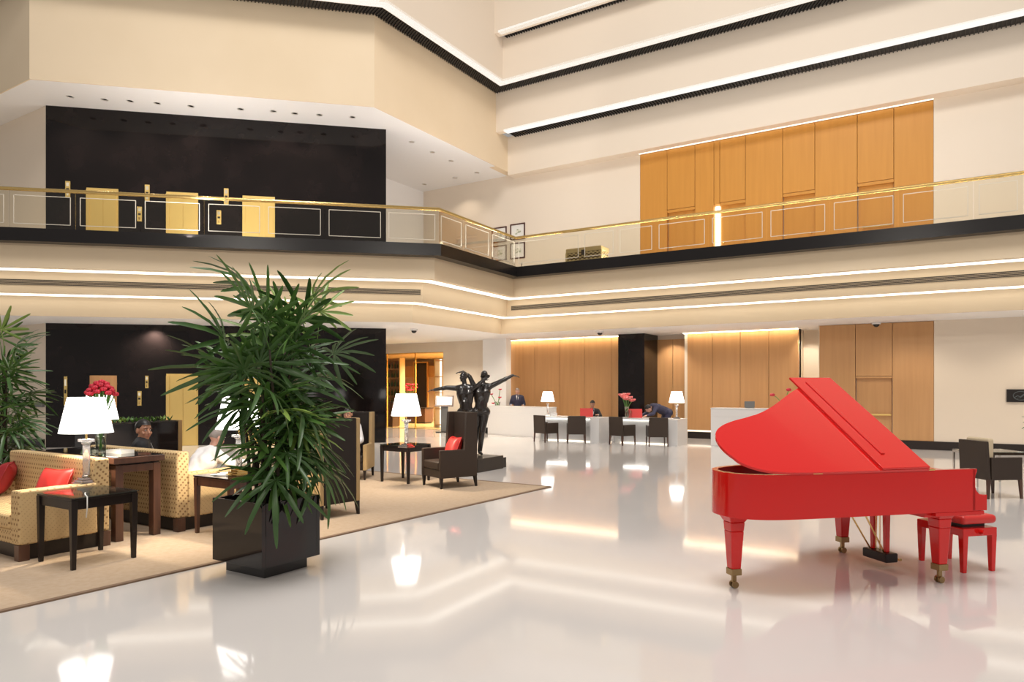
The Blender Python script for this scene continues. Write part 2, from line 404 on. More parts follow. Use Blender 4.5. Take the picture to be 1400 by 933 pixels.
# reception recess
RX = [wx(u, YR) for u in (697, 731, 765, 799, 836, 862)]
QX = [wx(u, YR) for u in (936, 974, 1012, 1051, 1092)]
KX0, KX1 = wx(845, YW), wx(881, YW)
w = MB()
w.box(RX[0]-.0, KX0+.2, YR+.12, YR+.4, 0, ZG); w.box(QX[0], QX[-1], YR+.12, YR+.4, 0, ZG)
w.box(KX1-1, QX[0]+.02, 24.24, 24.5, 0, ZG); w.box(QX[-1], HX[0]+.5, 24.6, 24.8, 0, ZG)
w.box(QX[0]-.0, QX[0]+.1, YR-.01, 25, 0, ZG); w.box(HX[0]-.02, HX[0]+.3, YW+.02, 24.6, 0, ZG); w.box(QX[-1]-.1, QX[-1], YR+.1, 24.7, 0, ZG)
wall_b = struct(w.build('wall_back', 'wall_pale'), 'reception back wall clad in tall oak panels')
for L in (RX, QX):
    for i in range(len(L)-1):
        MB().box(L[i]+.006, L[i+1]-.006, YR, YR+.11, .30, ZG-.012).build('panel', 'oak', wall_b, bevel=.005)
    tag(MB().box(L[0], L[-1], YR-.16, YR-.08, ZG-.022, ZG-.006).build('cove_light', 'cove_warm'), 'warm light strip above the '+('reception panels by the black column' if L is RX else 'oak panels behind the right reception counter'), 'light strip')
    tag(MB().box(L[0], L[-1], YR+.03, YR+.10, .24, .27).build('cove_light', 'cove_soft'), 'warm light strip at the foot of the '+('reception panels by the black column' if L is RX else 'oak panels behind the right reception counter'), 'light strip')
    struct(MB().box(L[0], L[-1], YR+.02, YR+.11, 0, .22).build('baseboard_back', 'baseboard'), 'dark reception baseboard')
MB().box(KX1-.6, (KX1+QX[0])/2-.01, 24.16, 24.24, .1, 3.46).build('panel', 'oak', wall_b, bevel=.005)
MB().box((KX1+QX[0])/2+.01, QX[0]-.02, 24.16, 24.24, .1, 3.46).build('panel', 'oak', wall_b, bevel=.005)
struct(MB().box(KX0, KX1, YW, 24.2, 0, ZG).build('wall_column', 'black_stone', bevel=.01), 'black stone column behind the reception desks')
# white wall between restaurant and reception
EX = wx(606, YW)
w = MB(); w.box(EX, RX[0], YW, YW+.3, 0, ZG); w.box(RX[0]-.08, RX[0], YW, YR+.3, 0, ZG); w.box(-26, EX, YW, YW+.3, 3.22, ZG)
struct(w.build('wall_back', 'wall_pale'), 'white wall beside the restaurant entrance')
MB_COL = MB().box(wx(660, YW-.35), wx(692, YW-.35), YW-.35, YW, 0, ZG)
struct(MB_COL.build('wall_pier', 'white'), 'white pier beside the reception panels')
tag(MB().box(RX[0]+.005, RX[0]+.03, YR-.20, YR-.12, .3, ZG-.05).build('cove_light', 'cove_soft'), 'vertical warm light strip at the edge of the reception panels', 'light strip')

# lift wall ---------------------------------------------------------------------
pl = [LA, LB, LB+LN*3, LA+LN*3]
wall_l = struct(MB().prism(pl, 0, Z2+.02).build('wall_left', 'black_stone'), 'glossy black stone lift wall through both storeys')
dn = 5
def lift(u0, u1, z0, h, label, glow=False):
    global dn
    dn += 1
    p, q = hit(u0, LA, LB), hit(u1, LA, LB); wd = (q-p).length
    r = bpy.data.objects.new('door_%d' % dn, None); link(r); r.location = (p.x, p.y, z0); r.rotation_euler.z = LROT; struct(r, label)
    MB().box(-.09, wd+.04, -.015, .0, 0, h+.06).box(-.09, 0, -.05, -.012, 0, h).build('frame', 'brass_satin' if not glow else 'black_stone', r)
    if glow:
        MB().box(0, wd, -.02, -.014, .02, h).build('lift_cabin', 'oak', r)
        MB().box(wd*.62, wd*.70, -.026, -.02, .9, 1.9).build('mirror_glow', 'lift_glow', r)  # mirror strip glows on its own in place of reflected light
    else:
        for a, b in ((0, wd/2-.004), (wd/2+.004, wd)): MB().box(a, b, -.035, -.016, .01, h).build('door_leaf', 'brass_satin', r, bevel=.002)
    return r
for k, (u0, u1) in enumerate(((123, 160), (232, 269), (336, 374))):
    lift(u0, u1, ZF, 2.1, ['brass lift door on the gallery nearest the cream wall', 'middle brass lift door on the gallery', 'brass lift door on the gallery nearest the white end wall'][k])
    lift(u0, u1, 0, 2.1, ['open lift with wood interior on the lobby floor', 'brass lift door on the lobby floor behind the palm', 'brass lift door on the lobby floor hidden by the palm'][k], glow=(k == 0))
def lift_panel(u, v0, v1, label, cat, wpx=6):
    p = hit(u, LA, LB); z0, z1 = zat(v1, p), zat(v0, p); wd = wpx*depth(p)/F/2
    t = thing('lift_indicator', label, cat, (p.x, p.y, z0), LROT)
    MB().box(-wd, wd, -.03, 0, 0, z1-z0).build('plate', 'brass_satin', t, bevel=.004)
    MB().box(-wd*.55, wd*.55, -.036, -.028, (z1-z0)*.68, (z1-z0)*.9).build('light_window', 'indicator', t)
    MB().box(-wd*.55, wd*.55, -.036, -.028, (z1-z0)*.42, (z1-z0)*.55).build('display', 'sign_black', t)
    MB().box(-wd*.4, wd*.4, -.036, -.028, (z1-z0)*.1, (z1-z0)*.28).build('button', 'indicator' if v0 < 280 else 'brass', t)
    return t
for k, u in enumerate((93, 201.5, 309.5)):
    lift_panel(u, 248+k*5, 270+k*5, 'brass lift lantern above the gallery rail, '+['by the cream wall', 'between first and middle lift doors', 'beside the brass floor plate'][k], 'lift lantern')
lift_panel(191, 283, 303, 'brass call button plate between the first two gallery lifts', 'call panel', 6)
lift_panel(299.5, 288, 307, 'brass call button plate between the last two gallery lifts', 'call panel', 6)
lift_panel(90, 515, 555, 'lit lift indicator on the black wall left of the red roses', 'lift lantern', 4)
lift_panel(201, 514, 531, 'lit lift indicator high between the lobby lifts', 'lift lantern', 4)
lift_panel(191, 535, 555, 'lit call plate between the lobby lifts', 'call panel', 5)

# air vents ---------------------------------------------------------------------
def vent(p, q, label):
    p, q = Vector(p), Vector(q); e = (q-p); L = e.length
    t = thing('air_vent', label, 'air vent', (p.x, p.y, 4.34), math.atan2(e.y, e.x))
    MB().box(0, L, -.012, .0, 0, .15).build('backing', 'vent_dark', t)
    for k in range(5): MB().box(0, L, -.018, -.011, .0+k*.036, .006+k*.036).build('slat', 'wall', t)
t2 = offset(BAND, .95)
e = (t2[1]-t2[0]).normalized(); ve = hit(575, t2[0], t2[1]).to_2d()
vent(t2[0], ve, 'long slotted air vent in the fascia above the lifts')
vent(hit(699, t2[2], t2[3]).to_2d(), t2[-1], 'long slotted air vent in the fascia above reception')

# railing -----------------------------------------------------------------------
rail = thing('balcony_railing', 'glass balcony railing with brass handrail along the gallery', 'railing', (0, 0, 5.6))
RL = offset(BAND, .10)
MB().tube([(p.x, p.y, .95) for p in RL], .045, 10).build('handrail', 'brass', rail, smooth=True)
def railing_seg(p, q, cuts):
    e = (q-p); L = e.length; e = e/L; ang = math.atan2(e.y, e.x)
    for a, b in zip(cuts[:-1], cuts[1:]):
        if b-a < .1: continue
        o = p+e*a; wd = b-a
        g = MB().box(.008, wd-.008, -.006, .006, -.02, .92).build('glass_panel', 'glass', rail, loc=(o.x, o.y, 0), rotz=ang)
        m = .11; x0, x1, z0, z1, k = m, wd-m, .12, .80, .007
        if wd > .5:
            MB().box(x0, x1, -.008, .008, z0-k, z0+k).box(x0, x1, -.008, .008, z1-k, z1+k).box(x0-k, x0+k, -.008, .008, z0, z1).box(x1-k, x1+k, -.008, .008, z0, z1).build('etched_line', 'etched', g)
def cuts_px(p, q, us):
    L = (q-p).length; c = [(hit(u, p, q).to_2d()-p).dot((q-p).normalized()) for u in us]
    return c
c = cuts_px(RL[0], RL[1], (12, 103, 192, 279, 361, 444, 526)); Ls = (RL[1]-RL[0]).length
railing_seg(RL[0], RL[1], [c[0]-4.5, c[0]-3, c[0]-1.5]+c+[Ls])
c = cuts_px(RL[1], RL[2], (634, 671)); railing_seg(RL[1], RL[2], [0]+c+[(RL[2]-RL[1]).length])
c = cuts_px(RL[2], RL[3], (795, 843, 896, 968.5, 1048, 1134, 1228, 1331)); Lr = (RL[3]-RL[2]).length
railing_seg(RL[2], RL[3], [0]+c+[Lr]); railing_seg(RL[3], RL[4], [.0, 1.5, 3.0, 4.5, 6.0])

# downlights and security domes --------------------------------------------------
dl_m = None
def downlight(p, z, label, group):
    t = thing('downlight', label, 'downlight', (p.x, p.y, z), 0, group)
    MB().lathe([(.10, -.012), (.10, 0), (.075, 0), (.075, -.012)], 16, cap=False).build('trim_ring', 'mount', t)
    MB().lathe([(.0, -.002), (.072, -.002), (.072, -.004), (0, -.004)], 16, cap=False).build('lens', 'chrome', t)
    return t
UD = [(96, 132), (143, 136), (178, 138), (215, 141), (261, 145), (329, 149), (374, 152), (403, 155), (437, 157), (482, 160)]
for u, v in UD: downlight(PX(u, v, Z2), Z2, 'small round downlight in the white ceiling in front of the lift wall', 'downlights over the lift lobby')
for u, v in ((563, 194), (591, 208), (617, 220), (652, 236), (622, 243), (580, 252)):
    downlight(PX(u, v, Z2), Z2, 'small round downlight in the white ceiling past the lift wall', 'downlights at the gallery corner')
def dome(u, v, z, label):
    p = PX(u, v, z); t = thing('security_camera', label, 'camera', (p.x, p.y, z))
    MB().lathe([(.12, -.06), (.12, 0), (.0, 0)], 16, cap=False).build('housing', 'white', t, smooth=True)
    MB().ell((0, 0, -.06), (.085, .085, .08), 12, 8).build('dome', 'ebony', t, smooth=True)
dome(566, 450, ZG, 'dark dome security camera under the fascia corner near the statue')
dome(1198, 441, ZG, 'dark dome security camera above the lower oak door')
dome(820, 453, ZG, 'dark dome security camera above the reception desks')

# ------------------------------------------------------------------ restaurant behind the glass front
GX0 = -26
rf = struct(MB().box(-27, -15.4, YW+.05, 31, .0, .012).build('floor', 'rest_floor'), 'tan restaurant floor')
w = MB(); w.box(-27, -15.2, 30.2, 30.4, 0, 3.3); w.box(-27.2, -27, YW+.3, 30.4, 0, 3.3)
struct(w.build('wall_back', 'pink_wall'), 'rosy back wall inside the restaurant')
struct(MB().box(-27, -15.4, YW+.3, 30.4, 3.28, 3.36).build('ceiling', 'oak_pale'), 'wood ceiling inside the restaurant')
struct(MB().box(-17.3, -17.1, YW+.3, 30.2, 0, 3.3).build('wall_side', 'oak_pale'), 'pale oak side wall inside the restaurant')
wn = bpy.data.objects.new('window_1', None); link(wn); struct(wn, 'tall glass front of the restaurant entrance'); wn.location = (0, YW+.1, 0)
gx = [wx(u, YW) for u in (500, 527, 566, 606)]
for a, b in zip(gx[:-1], gx[1:]):
    MB().box(a+.01, b-.01, -.01, .01, .02, 3.2).build('pane', 'glass', wn)
for x in gx[1:]: MB().box(x-.02, x+.02, -.03, .03, .0, 3.22).build('mullion', 'brass', wn)
MB().box(gx[0], gx[-1], -.03, .03, 3.19, 3.23).build('head_rail', 'brass', wn)
def cabinet_shelf(u0, u1, y, z1, nsh, label, lit=False):
    x0, x1 = wx(u0, y), wx(u1, y)
    t = thing('display_shelf', label, 'shelf', ((x0+x1)/2, y, 0)); hw = (x1-x0)/2
    for s in (-1, 1): MB().box(s*hw-.03, s*hw+.03, 0, .35, 0, z1).build('side', 'oak_pale', t)
    MB().box(-hw, hw, .33, .36, 0, z1).build('back', 'cove_soft' if lit else 'oak', t)
    for k in range(nsh+1): MB().box(-hw+.03, hw-.03, .0, .33, .1+k*(z1-.2)/nsh, .13+k*(z1-.2)/nsh).build('shelf_board', 'oak', t)
    return x0, x1
x0, x1 = cabinet_shelf(524, 546, 24.4, 3.1, 7, 'tall wood shelf of dark bottles inside the restaurant')
for k in range(7):
    for i in range(4):
        z = .13+k*(2.9)/7; x = x0+.2+i*(x1-x0-.4)/3
        tag(MB().lathe([(.05, 0), (.055, .16), (.02, .22), (.018, .3), (0, .3)], 8, (x, 24.56, z)).build('bottle', 'bottle_green', smooth=True), 'dark green bottle on the tall restaurant shelf', 'bottle', 'bottles on the restaurant shelf')
cabinet_shelf(594, 605, 24.2, 3.0, 4, 'slim lit display shelf at the right of the restaurant entrance', True)
t = thing('wall_mirror', 'tall dark panel in a gold frame inside the restaurant', 'mirror', (wx(575, 29.0), 29.0, .55))
MB().box(-.42, .42, 0, .06, 0, 2.5).build('panel', 'ebony', t)
MB().box(-.50, -.42, -.02, .07, -.06, 2.56).box(.42, .50, -.02, .07, -.06, 2.56).box(-.42, .42, -.02, .07, 2.5, 2.56).box(-.42, .42, -.02, .07, -.06, 0).build('frame', 'brass', t)
struct(MB().box(-26, -20, 29.3, 30.2, 2.3, 2.9).build('trim_13', 'oak'), 'oak bulkhead at the back of the restaurant')
t = thing('low_cabinet', 'dark low cabinet inside the restaurant under the flowers', 'cabinet', (wx(557, 26.2), 26.2, .012))
MB().box(-1.1, 1.1, 0, .6, .06, .72).build('body', 'wood_dark', t, bevel=.01); MB().box(-1.12, 1.12, -.02, .62, .72, .76).build('top', 'black_wood', t)
MB().box(-1.05, 1.05, .04, .56, 0, .06).build('plinth', 'black_wood', t)
t = thing('host_desk', 'dark upright host desk beside the lift wall', 'desk', (wx(534, 23.6), 23.6, .012))
MB().box(-.3, .3, -.2, .2, 0, 1.05).build('body', 'wood_dark', t, bevel=.01); MB().box(-.33, .33, -.23, .23, 1.05, 1.09).build('top', 'black_wood', t, bevel=.005)

def vase_of(name, label, loc, vh, vr, stems, petal, head, spread, n_seed=1, straight=False):
    rnd = random.Random(n_seed)
    t = thing(name, label, 'flowers', loc)
    MB().lathe([(vr*.75, 0), (vr*.8, vh*.5), (vr, vh), (vr-.006, vh), (vr*.76, vh*.5), (vr*.7, .012), (0, .012)], 16, cap=False).build('vase', 'vase_glass', t, smooth=True)
    MB().lathe([(vr*.68, .014), (vr*.70, vh*.45), (0, vh*.45)], 14).build('water', 'vase_glass', t)
    for (dx, dy, dz) in stems:
        p0 = Vector((-dx*.12, -dy*.12, .03)); p1 = Vector((dx*.35, dy*.35, vh)); p2 = Vector((dx, dy, dz))
        MB().tube([p0, p1, p1.lerp(p2, .5)+Vector((0, 0, .02)), p2], .008 if not straight else .012, 6).build('stem', 'stem', t, smooth=True)
        fl = MB(); R = Matrix.Rotation(rnd.uniform(0, 6), 3, 'Z')
        if head == 'rose':
            r = spread
            fl.ell(p2, r*.62, 8, 6)
            for k in range(5):
                a = 2*PI*k/5; d = R @ Vector((math.cos(a), math.sin(a), 0)); fl.ell(p2+d*r*.5+Vector((0, 0, -r*.1)), (r*.55, r*.55, r*.6), 6, 5)
        else:
            r = spread
            for k in range(6):
                a = 2*PI*k/6; d = (R @ Vector((math.cos(a), math.sin(a), .45))).normalized(); q = p2+d*r
                sd = d.cross(Vector((0, 0, 1))).normalized(); nn = sd.cross(d)
                fl.ell(p2+d*r*.42+Vector((0, 0, r*.15)), (r*.52, r*.36, r*.26), 8, 6, Matrix((d, sd, nn)).transposed())
        fl.build('flower', petal, t, smooth=True)
    return t
vase_of('flower_vase', 'big bunch of red lilies on the restaurant cabinet', (wx(558, 26.4), 26.45, .77), .45, .10, [(math.cos(k*2.4)*.55*math.sqrt(k/16), math.sin(k*2.4)*.25*math.sqrt(k/16), .95+.15*math.sin(k*1.7)) for k in range(16)], 'petal_red', 'lily', .13, 3)

# menu stand
p = PX(612, 591); t = thing('menu_stand', 'slanted menu stand on a post beside the restaurant entrance', 'menu stand', (p.x, p.y-.2, 0), TH)
MB().box(-.32, .32, -.2, .2, 0, .03).build('base', 'black_wood', t, bevel=.005); MB().box(-.14, .14, -.03, .03, .03, 1.12).build('post', 'grey_metal', t, bevel=.005)
M = Matrix.Translation((0, -.02, 1.22)) @ Matrix.Rotation(math.radians(52), 4, 'X')
MB().box(-.36, .36, -.26, .26, -.02, .0, M).build('frame', 'frame_brown', t, bevel=.004); MB().box(-.30, .30, -.20, .20, .0, .006, M).build('menu_page', 'mount', t)

# ------------------------------------------------------------------ rug
A, B = Vector((-5.99, 10.78, 0)), Vector((-6.36, .0, 0))
pl = [B, A, A+Vector((-6.2, .0, 0)), B+Vector((-6.2, -.0, 0))]
t = thing('rug', 'large tan wool rug under the lounge seating', 'rug')
MB().prism(pl, .0, .012).build('pile', 'rug', t); 
for k in (0, 1):
    P, Q = ((B, A), (A, pl[2]))[k]; e = (Q-P).normalized(); nn = Vector((e.y, -e.x, 0))*.025
    MB().prism([P-nn*1.2, P+nn, Q+nn, Q-nn*1.2], 0, .015).build('binding', 'rug_edge', t)

# ------------------------------------------------------------------ side tables and lamps
ZR = .012
def side_table(loc, rotz, label, frame='black_wood', glass=True):
    t = thing('side_table', label, 'side table', loc, rotz, 'lounge side tables')
    hx, hy, h = .35, .325, .69
    for sx in (-1, 1):
        for sy in (-1, 1): MB().taper((sx*(hx-.035), sy*(hy-.035)), .019, .030, 0, h-.03).build('leg', frame, t, bevel=.003)
    m = MB()
    for s in (-1, 1):
        m.box(-hx+.06, hx-.06, s*(hy-.035)-.012, s*(hy-.035)+.012, h-.12, h-.03); m.box(s*(hx-.035)-.012, s*(hx-.035)+.012, -hy+.06, hy-.06, h-.12, h-.03)
    m.build('apron', frame, t)
    MB().box(-hx+.01, hx-.01, -hy+.01, hy-.01, h-.03, h-.012).build('top_board', frame, t, bevel=.003)
    MB().box(-hx, hx, -hy, hy, h-.012, h).build('glass_top', 'glass_table', t, bevel=.002) if glass else MB().box(-hx, hx, -hy, hy, h-.012, h).build('top_edge', 'lacquer_black', t, bevel=.002)
    return t
def table_lamp(loc, label, rotz=0, scale=1, power=95, base='chrome'):
    t = thing('table_lamp', label, 'lamp', loc, rotz, None, scale)
    m = MB()
    m.box(-.105, .105, -.105, .105, 0, .022).box(-.09, .09, -.09, .09, .022, .045).box(-.065, .065, -.065, .065, .045, .07).build('base', base, t, bevel=.004)
    MB().lathe([(.036, .07), (.036, .43)], 12).build('column', 'crystal', t, smooth=True)
    MB().lathe([(.038, .07), (.045, .075), (.045, .09), (.036, .095)], 16).build('collar', base, t, smooth=True)
    MB().lathe([(.036, .425), (.05, .44), (.045, .455)], 16).box(-.06, .06, -.06, .06, .455, .485).build('capital', 'crystal', t, bevel=.003)
    MB().tube([(0, 0, .485), (0, 0, .60)], .012, 8).build('neck', 'brass', t)
    MB().lathe([(.262, .555), (.178, .94), (.172, .94), (.256, .555)], 28, cap=False).build('lamp_shade', 'shade', t, smooth=True)
    MB().tube([(-.176, 0, .93), (.176, 0, .93)], .004, 6).tube([(0, -.176, .93), (0, .176, .93)], .004, 6).tube([(0, 0, .60), (0, 0, .95)], .005, 6).build('shade_frame', 'brass', t)
    l = bpy.data.lights.new('bulb', 'POINT'); l.energy = power; l.color = (1, .84, .62); l.shadow_soft_size = .05
    b = bpy.data.objects.new('bulb', l); link(b, t); b.location = (0, 0, .72)
    return t
T1 = Vector((-7.40, 3.715, ZR)); T2 = Vector((-7.33, 5.38, ZR)); T3 = Vector((-8.63, 9.99, ZR)); T4 = Vector((-11.2, 5.8, ZR))
side_table(T1, 0, 'black side table with thick glass top at the arm of the gold sofa')
side_table(T2, 0, 'brown side table with papers behind the palm planter', 'wood_dark', False)
side_table(T3, 0, 'black side table beside the armchair with the red cushion')
side_table(T4, 0, 'black side table hidden behind the lounge lamps', 'black_wood', False)
p = PX(118, 663, .69); table_lamp((p.x, p.y, ZR+.69), 'crystal column lamp on the glass topped side table', 0)
table_lamp((T2.x+.10, T2.y-.02, ZR+.69), 'crystal column lamp glowing behind the palm fronds', 0, base='brass')
p = PX(555.5, 613, .69); table_lamp((p.x, p.y, ZR+.69), 'crystal column lamp beside the armchair with red cushion', 0)
table_lamp((T4.x, T4.y, ZR+.69), 'lamp on the far table behind the rose vase', 0)
t = thing('magazine', 'loose white papers on the brown side table', 'papers', (T2.x-.1, T2.y-.05, ZR+.69), .3)
MB().box(-.11, .11, -.15, .15, 0, .006).build('sheet', 'paper', t); MB().box(-.10, .12, -.14, .14, .006, .010, Matrix.Rotation(.3, 4, 'Z')).build('sheet', 'paper', t)

# cord hanging from first lamp
tag(MB().tube([(-7.22, 3.6, .715), (-7.12, 3.55, .712), (-7.02, 3.52, .70), (-7.02, 3.52, .60), (-7.04, 3.52, .50)], .006, 6).build('lamp_cord', 'mount', smooth=True), 'white lamp cord hanging over the glass side table edge', 'cord')

# ------------------------------------------------------------------ sofas, console
def sofa(loc, rotz, label):
    t = thing('sofa', label, 'sofa', loc, rotz, 'gold patterned sofas')
    hl, hd = 1.02, .45
    MB().box(-hl+.06, hl-.06, -hd+.07, hd-.05, .0, .16).build('base', 'black_wood', t)
    for sx in (-1, 1):
        for sy in (-1, 1): MB().box(sx*(hl-.05)-.05, sx*(hl-.05)+.05, sy*(hd-.05)-.05, sy*(hd-.05)+.05, 0, .16).build('leg', 'wood_dark', t, bevel=.004)
    for s in (-1, 1): MB().box(s*(hl-.09)-.09, s*(hl-.09)+.09, -hd, hd-.14, .16, .70).build('arm', 'gold_fabric', t, bevel=.02, seg=3)
    MB().box(-hl+.02, hl-.02, hd-.16, hd, .16, .96).build('backrest', 'gold_fabric', t, bevel=.025, seg=3)
    MB().box(-hl+.18, hl-.18, -hd+.01, hd-.16, .16, .30).build('seat_frame', 'gold_fabric', t, bevel=.01)
    for s in (-1, 1): MB().box(min(0, s*(hl-.185)), max(0, s*(hl-.185)), -hd-.01, hd-.17, .30, .45).build('seat_cushion', 'gold_fabric', t, bevel=.035, seg=3)
    return t
sofa((-8.88, 3.74, ZR), 0, 'gold patterned sofa with red cushions facing away from the console')
sofa((-8.88, 5.43, ZR), PI, 'gold patterned sofa seating two men behind the console')
def cushion(loc, rot, label, m='red_leather', s=.42, group='red lounge cushions'):
    n = 14; mb = MB(); th = .105
    def P(i, j, sg):
        x, y = 2*i/n-1, 2*j/n-1
        e = (1-abs(x)**2.6)*(1-abs(y)**2.6); pin = 1-.12*(1-abs(x)**2)*abs(y)**3; pin2 = 1-.12*(1-abs(y)**2)*abs(x)**3
        return Vector((x*s/2*pin2, y*s/2*pin, sg*th*max(0, e)**.45+.004*math.sin(7*x+3*y)*e))
    for sg in (1, -1):
        vs = [P(i, j, sg) for j in range(n+1) for i in range(n+1)]
        fs = [[j*(n+1)+i, j*(n+1)+i+1, (j+1)*(n+1)+i+1, (j+1)*(n+1)+i][::sg] for j in range(n) for i in range(n)]
        mb.add(vs, fs)
    t = thing('cushion', label, 'cushion', loc, 0, group); t.rotation_euler = rot
    mb.build('cover', m, t, smooth=True)
    q = s/2*.985; MB().tube([(-q, -q, 0), (0, -q*.89, 0), (q, -q, 0), (q*.89, 0, 0), (q, q, 0), (0, q*.89, 0), (-q, q, 0), (-q*.89, 0, 0), (-q, -q, 0)], .006, 6).build('piping', m, t, smooth=True)
    return t
cushion((-8.42, 3.86, .655), (math.radians(68), 0, math.radians(14)), 'bright red leather cushion on the sofa behind the glass table')
cushion((-9.63, 3.86, .66), (math.radians(65), 0, math.radians(-30)), 'dark red cushion at the far end of the gold sofa', 'red_dark')
cushion((-8.75, 5.31, .68), (math.radians(-72), 0, 0), 'dark red cushion beside the man in white', 'red_dark')

t = thing('console_table', 'tall brown wood console between the two gold sofas', 'console table', (-8.82, 4.555, ZR))
for sx in (-1, 1):
    for sy in (-1, 1): MB().box(sx*.82-.05, sx*.82+.05, sy*.22-.045, sy*.22+.045, 0, .86).build('leg', 'wood_dark', t, bevel=.005)
    MB().box(sx*.82-.045, sx*.82+.045, -.18, .18, .77, .855).build('end_rail', 'wood_dark', t, bevel=.004)
for sy in (-1, 1): MB().box(-.78, .78, sy*.22-.04, sy*.22+.04, .77, .855).build('long_rail', 'wood_dark', t, bevel=.004)
MB().box(-.92, .90, -.30, .30, .875, .945).build('top', 'wood_dark', t, bevel=.006); MB().box(-.86, .84, -.26, .26, .86, .875).build('spacer', 'black_wood', t)
MB().box(-.90, .88, -.28, .28, .945, .953).build('top_inlay', 'lacquer_black', t)
cz = ZR+.953
rs = []
for k in range(26):
    a = k*2.399; rr = .155*math.sqrt((k+.5)/26); rs.append((rr*math.cos(a), rr*math.sin(a), .70+.16*math.cos(rr/.155*PI/2)))
vase_of('rose_vase', 'glass vase of red roses on the console table', (-8.76, 4.55, cz), .42, .075, rs, 'petal_red', 'rose', .042, 5)
t = thing('tray', 'pale box tray on the console table', 'tray', (-8.46, 4.62, cz), .1, None, .72)
MB().box(-.19, .19, -.12, .12, 0, .012).build('base', 'paper', t); MB().box(-.19, .19, -.12, -.11, .012, .055).box(-.19, .19, .11, .12, .012, .055).box(-.19, -.18, -.11, .11, .012, .055).box(.18, .19, -.11, .11, .012, .055).build('rim', 'paper', t)
t = thing('candle_glass', 'small clear candle glass next to the roses', 'glass', (-8.60, 4.40, cz))
MB().lathe([(.04, 0), (.045, .08), (.04, .08), (.036, .01), (0, .01)], 14, cap=False).build('glass', 'vase_glass', t, smooth=True); MB().lathe([(.033, .011), (.033, .045)], 12).build('candle', 'paper', t)

# planter partition behind
t = thing('planter_box', 'tall black planter partition with low greenery behind the seated man', 'planter', (-11.75, 6.7, ZR))
MB().box(-.2, .2, -.9, .62, 0, 1.14).build('body', 'lacquer_black', t, bevel=.006); MB().box(-.2, .2, .622, .70, 0, 1.16).build('end_post', 'brass_old', t, bevel=.004)
MB().box(-.17, .17, -.87, .6, 1.14, 1.15).build('soil', 'soil', t)
rnd = random.Random(4)
for k in range(34):
    x, y = rnd.uniform(-.15, .15), rnd.uniform(-.85, .58); m = MB()
    for j in range(7):
        a = rnd.uniform(0, 6.3); l = rnd.uniform(.06, .13); d = Vector((math.cos(a)*.6, math.sin(a)*.6, 1)).normalized(); s = d.cross(Vector((0, 0, 1))).normalized()*.02
        b0 = Vector((x, y, 1.145)); m.add([b0, b0+d*l*.6+s, b0+d*l, b0+d*l*.6-s], [(0, 1, 2, 3)])
    m.build('sprig', rnd.choice(['leaf_a', 'leaf_c', 'leaf_b']), t)

# ------------------------------------------------------------------ wing chairs
def wing_chair(loc, rotz, label, side='leather', back='leather', seat='leather', H=1.30, wd=.70):
    t = thing('wing_chair', label, 'armchair', loc, rotz, 'high backed lounge chairs')     # faces -y
    hw, hd = wd/2, .37
    for sx in (-1, 1):
        MB().taper((sx*(hw-.035), -hd+.035), .016, .028, 0, .20).build('leg', 'black_wood', t); MB().taper((sx*(hw-.035), hd-.035), .016, .028, 0, .20, 0, .03).build('leg', 'black_wood', t)
    for sx in (-1, 1):
        poly = [(-hd, .18), (-hd, .66), (hd-.26, .66), (hd-.22, H), (hd, H), (hd, .18)]
        m = MB(); x0, x1 = (sx*hw-.065*(sx > 0), sx*hw+.065*(sx < 0)); nn = len(poly)
        m.add([(x0, p[0], p[1]) for p in poly]+[(x1, p[0], p[1]) for p in poly], [list(range(nn))[::-1], list(range(nn, 2*nn))]+[(i, (i+1) % nn, nn+(i+1) % nn, nn+i) for i in range(nn)])
        m.build('side', side, t, bevel=.012)
        pl2 = [(-hd+.02, .20), (-hd+.02, .64), (hd-.27, .64), (hd-.23, H-.02), (hd-.1, H-.02), (hd-.1, .2)]
    MB().box(-hw+.066, hw-.066, hd-.11, hd, .18, H).build('backrest', back, t, bevel=.012)
    MB().box(-hw+.066, hw-.066, -hd+.015, hd-.11, .18, .32).build('seat_frame', back, t, bevel=.008)
    MB().box(-hw+.07, hw-.07, -hd-.0, hd-.12, .32, .46).build('seat_cushion', seat, t, bevel=.03, seg=3)
    return t
def face(v): return math.atan2(v[1], v[0])+PI/2            # rotation so that local -y looks along v
fc = Vector((-.30, -.70)); ctr = Vector((-(8.05+7.39+7.09+7.73)/4, (9.75+9.43+10.13+10.40)/4))
AC = wing_chair((ctr.x, ctr.y, ZR), face(fc), 'dark leather high back armchair holding a red cushion')
M = Matrix.Translation((ctr.x, ctr.y, ZR)) @ Matrix.Rotation(face(fc), 4, 'Z')
pp = M @ Vector((-.10, .14, .66)); cushion(pp, (math.radians(70), 0, face(fc)-.1), 'bright red cushion on the dark leather armchair')
wing_chair((-7.33, 6.79, ZR), face((-1, .12)), 'high back chair with plain dark rear panel beside the palm planter', 'tan_fabric', 'leather_dark', 'tan_fabric', H=1.32, wd=.66)
wing_chair((-9.80, 9.80, ZR), face((.42, -.70)), 'high back chair with tan outer sides left of the lamp table', 'tan_fabric', 'leather_dark', 'leather_dark', H=1.26)

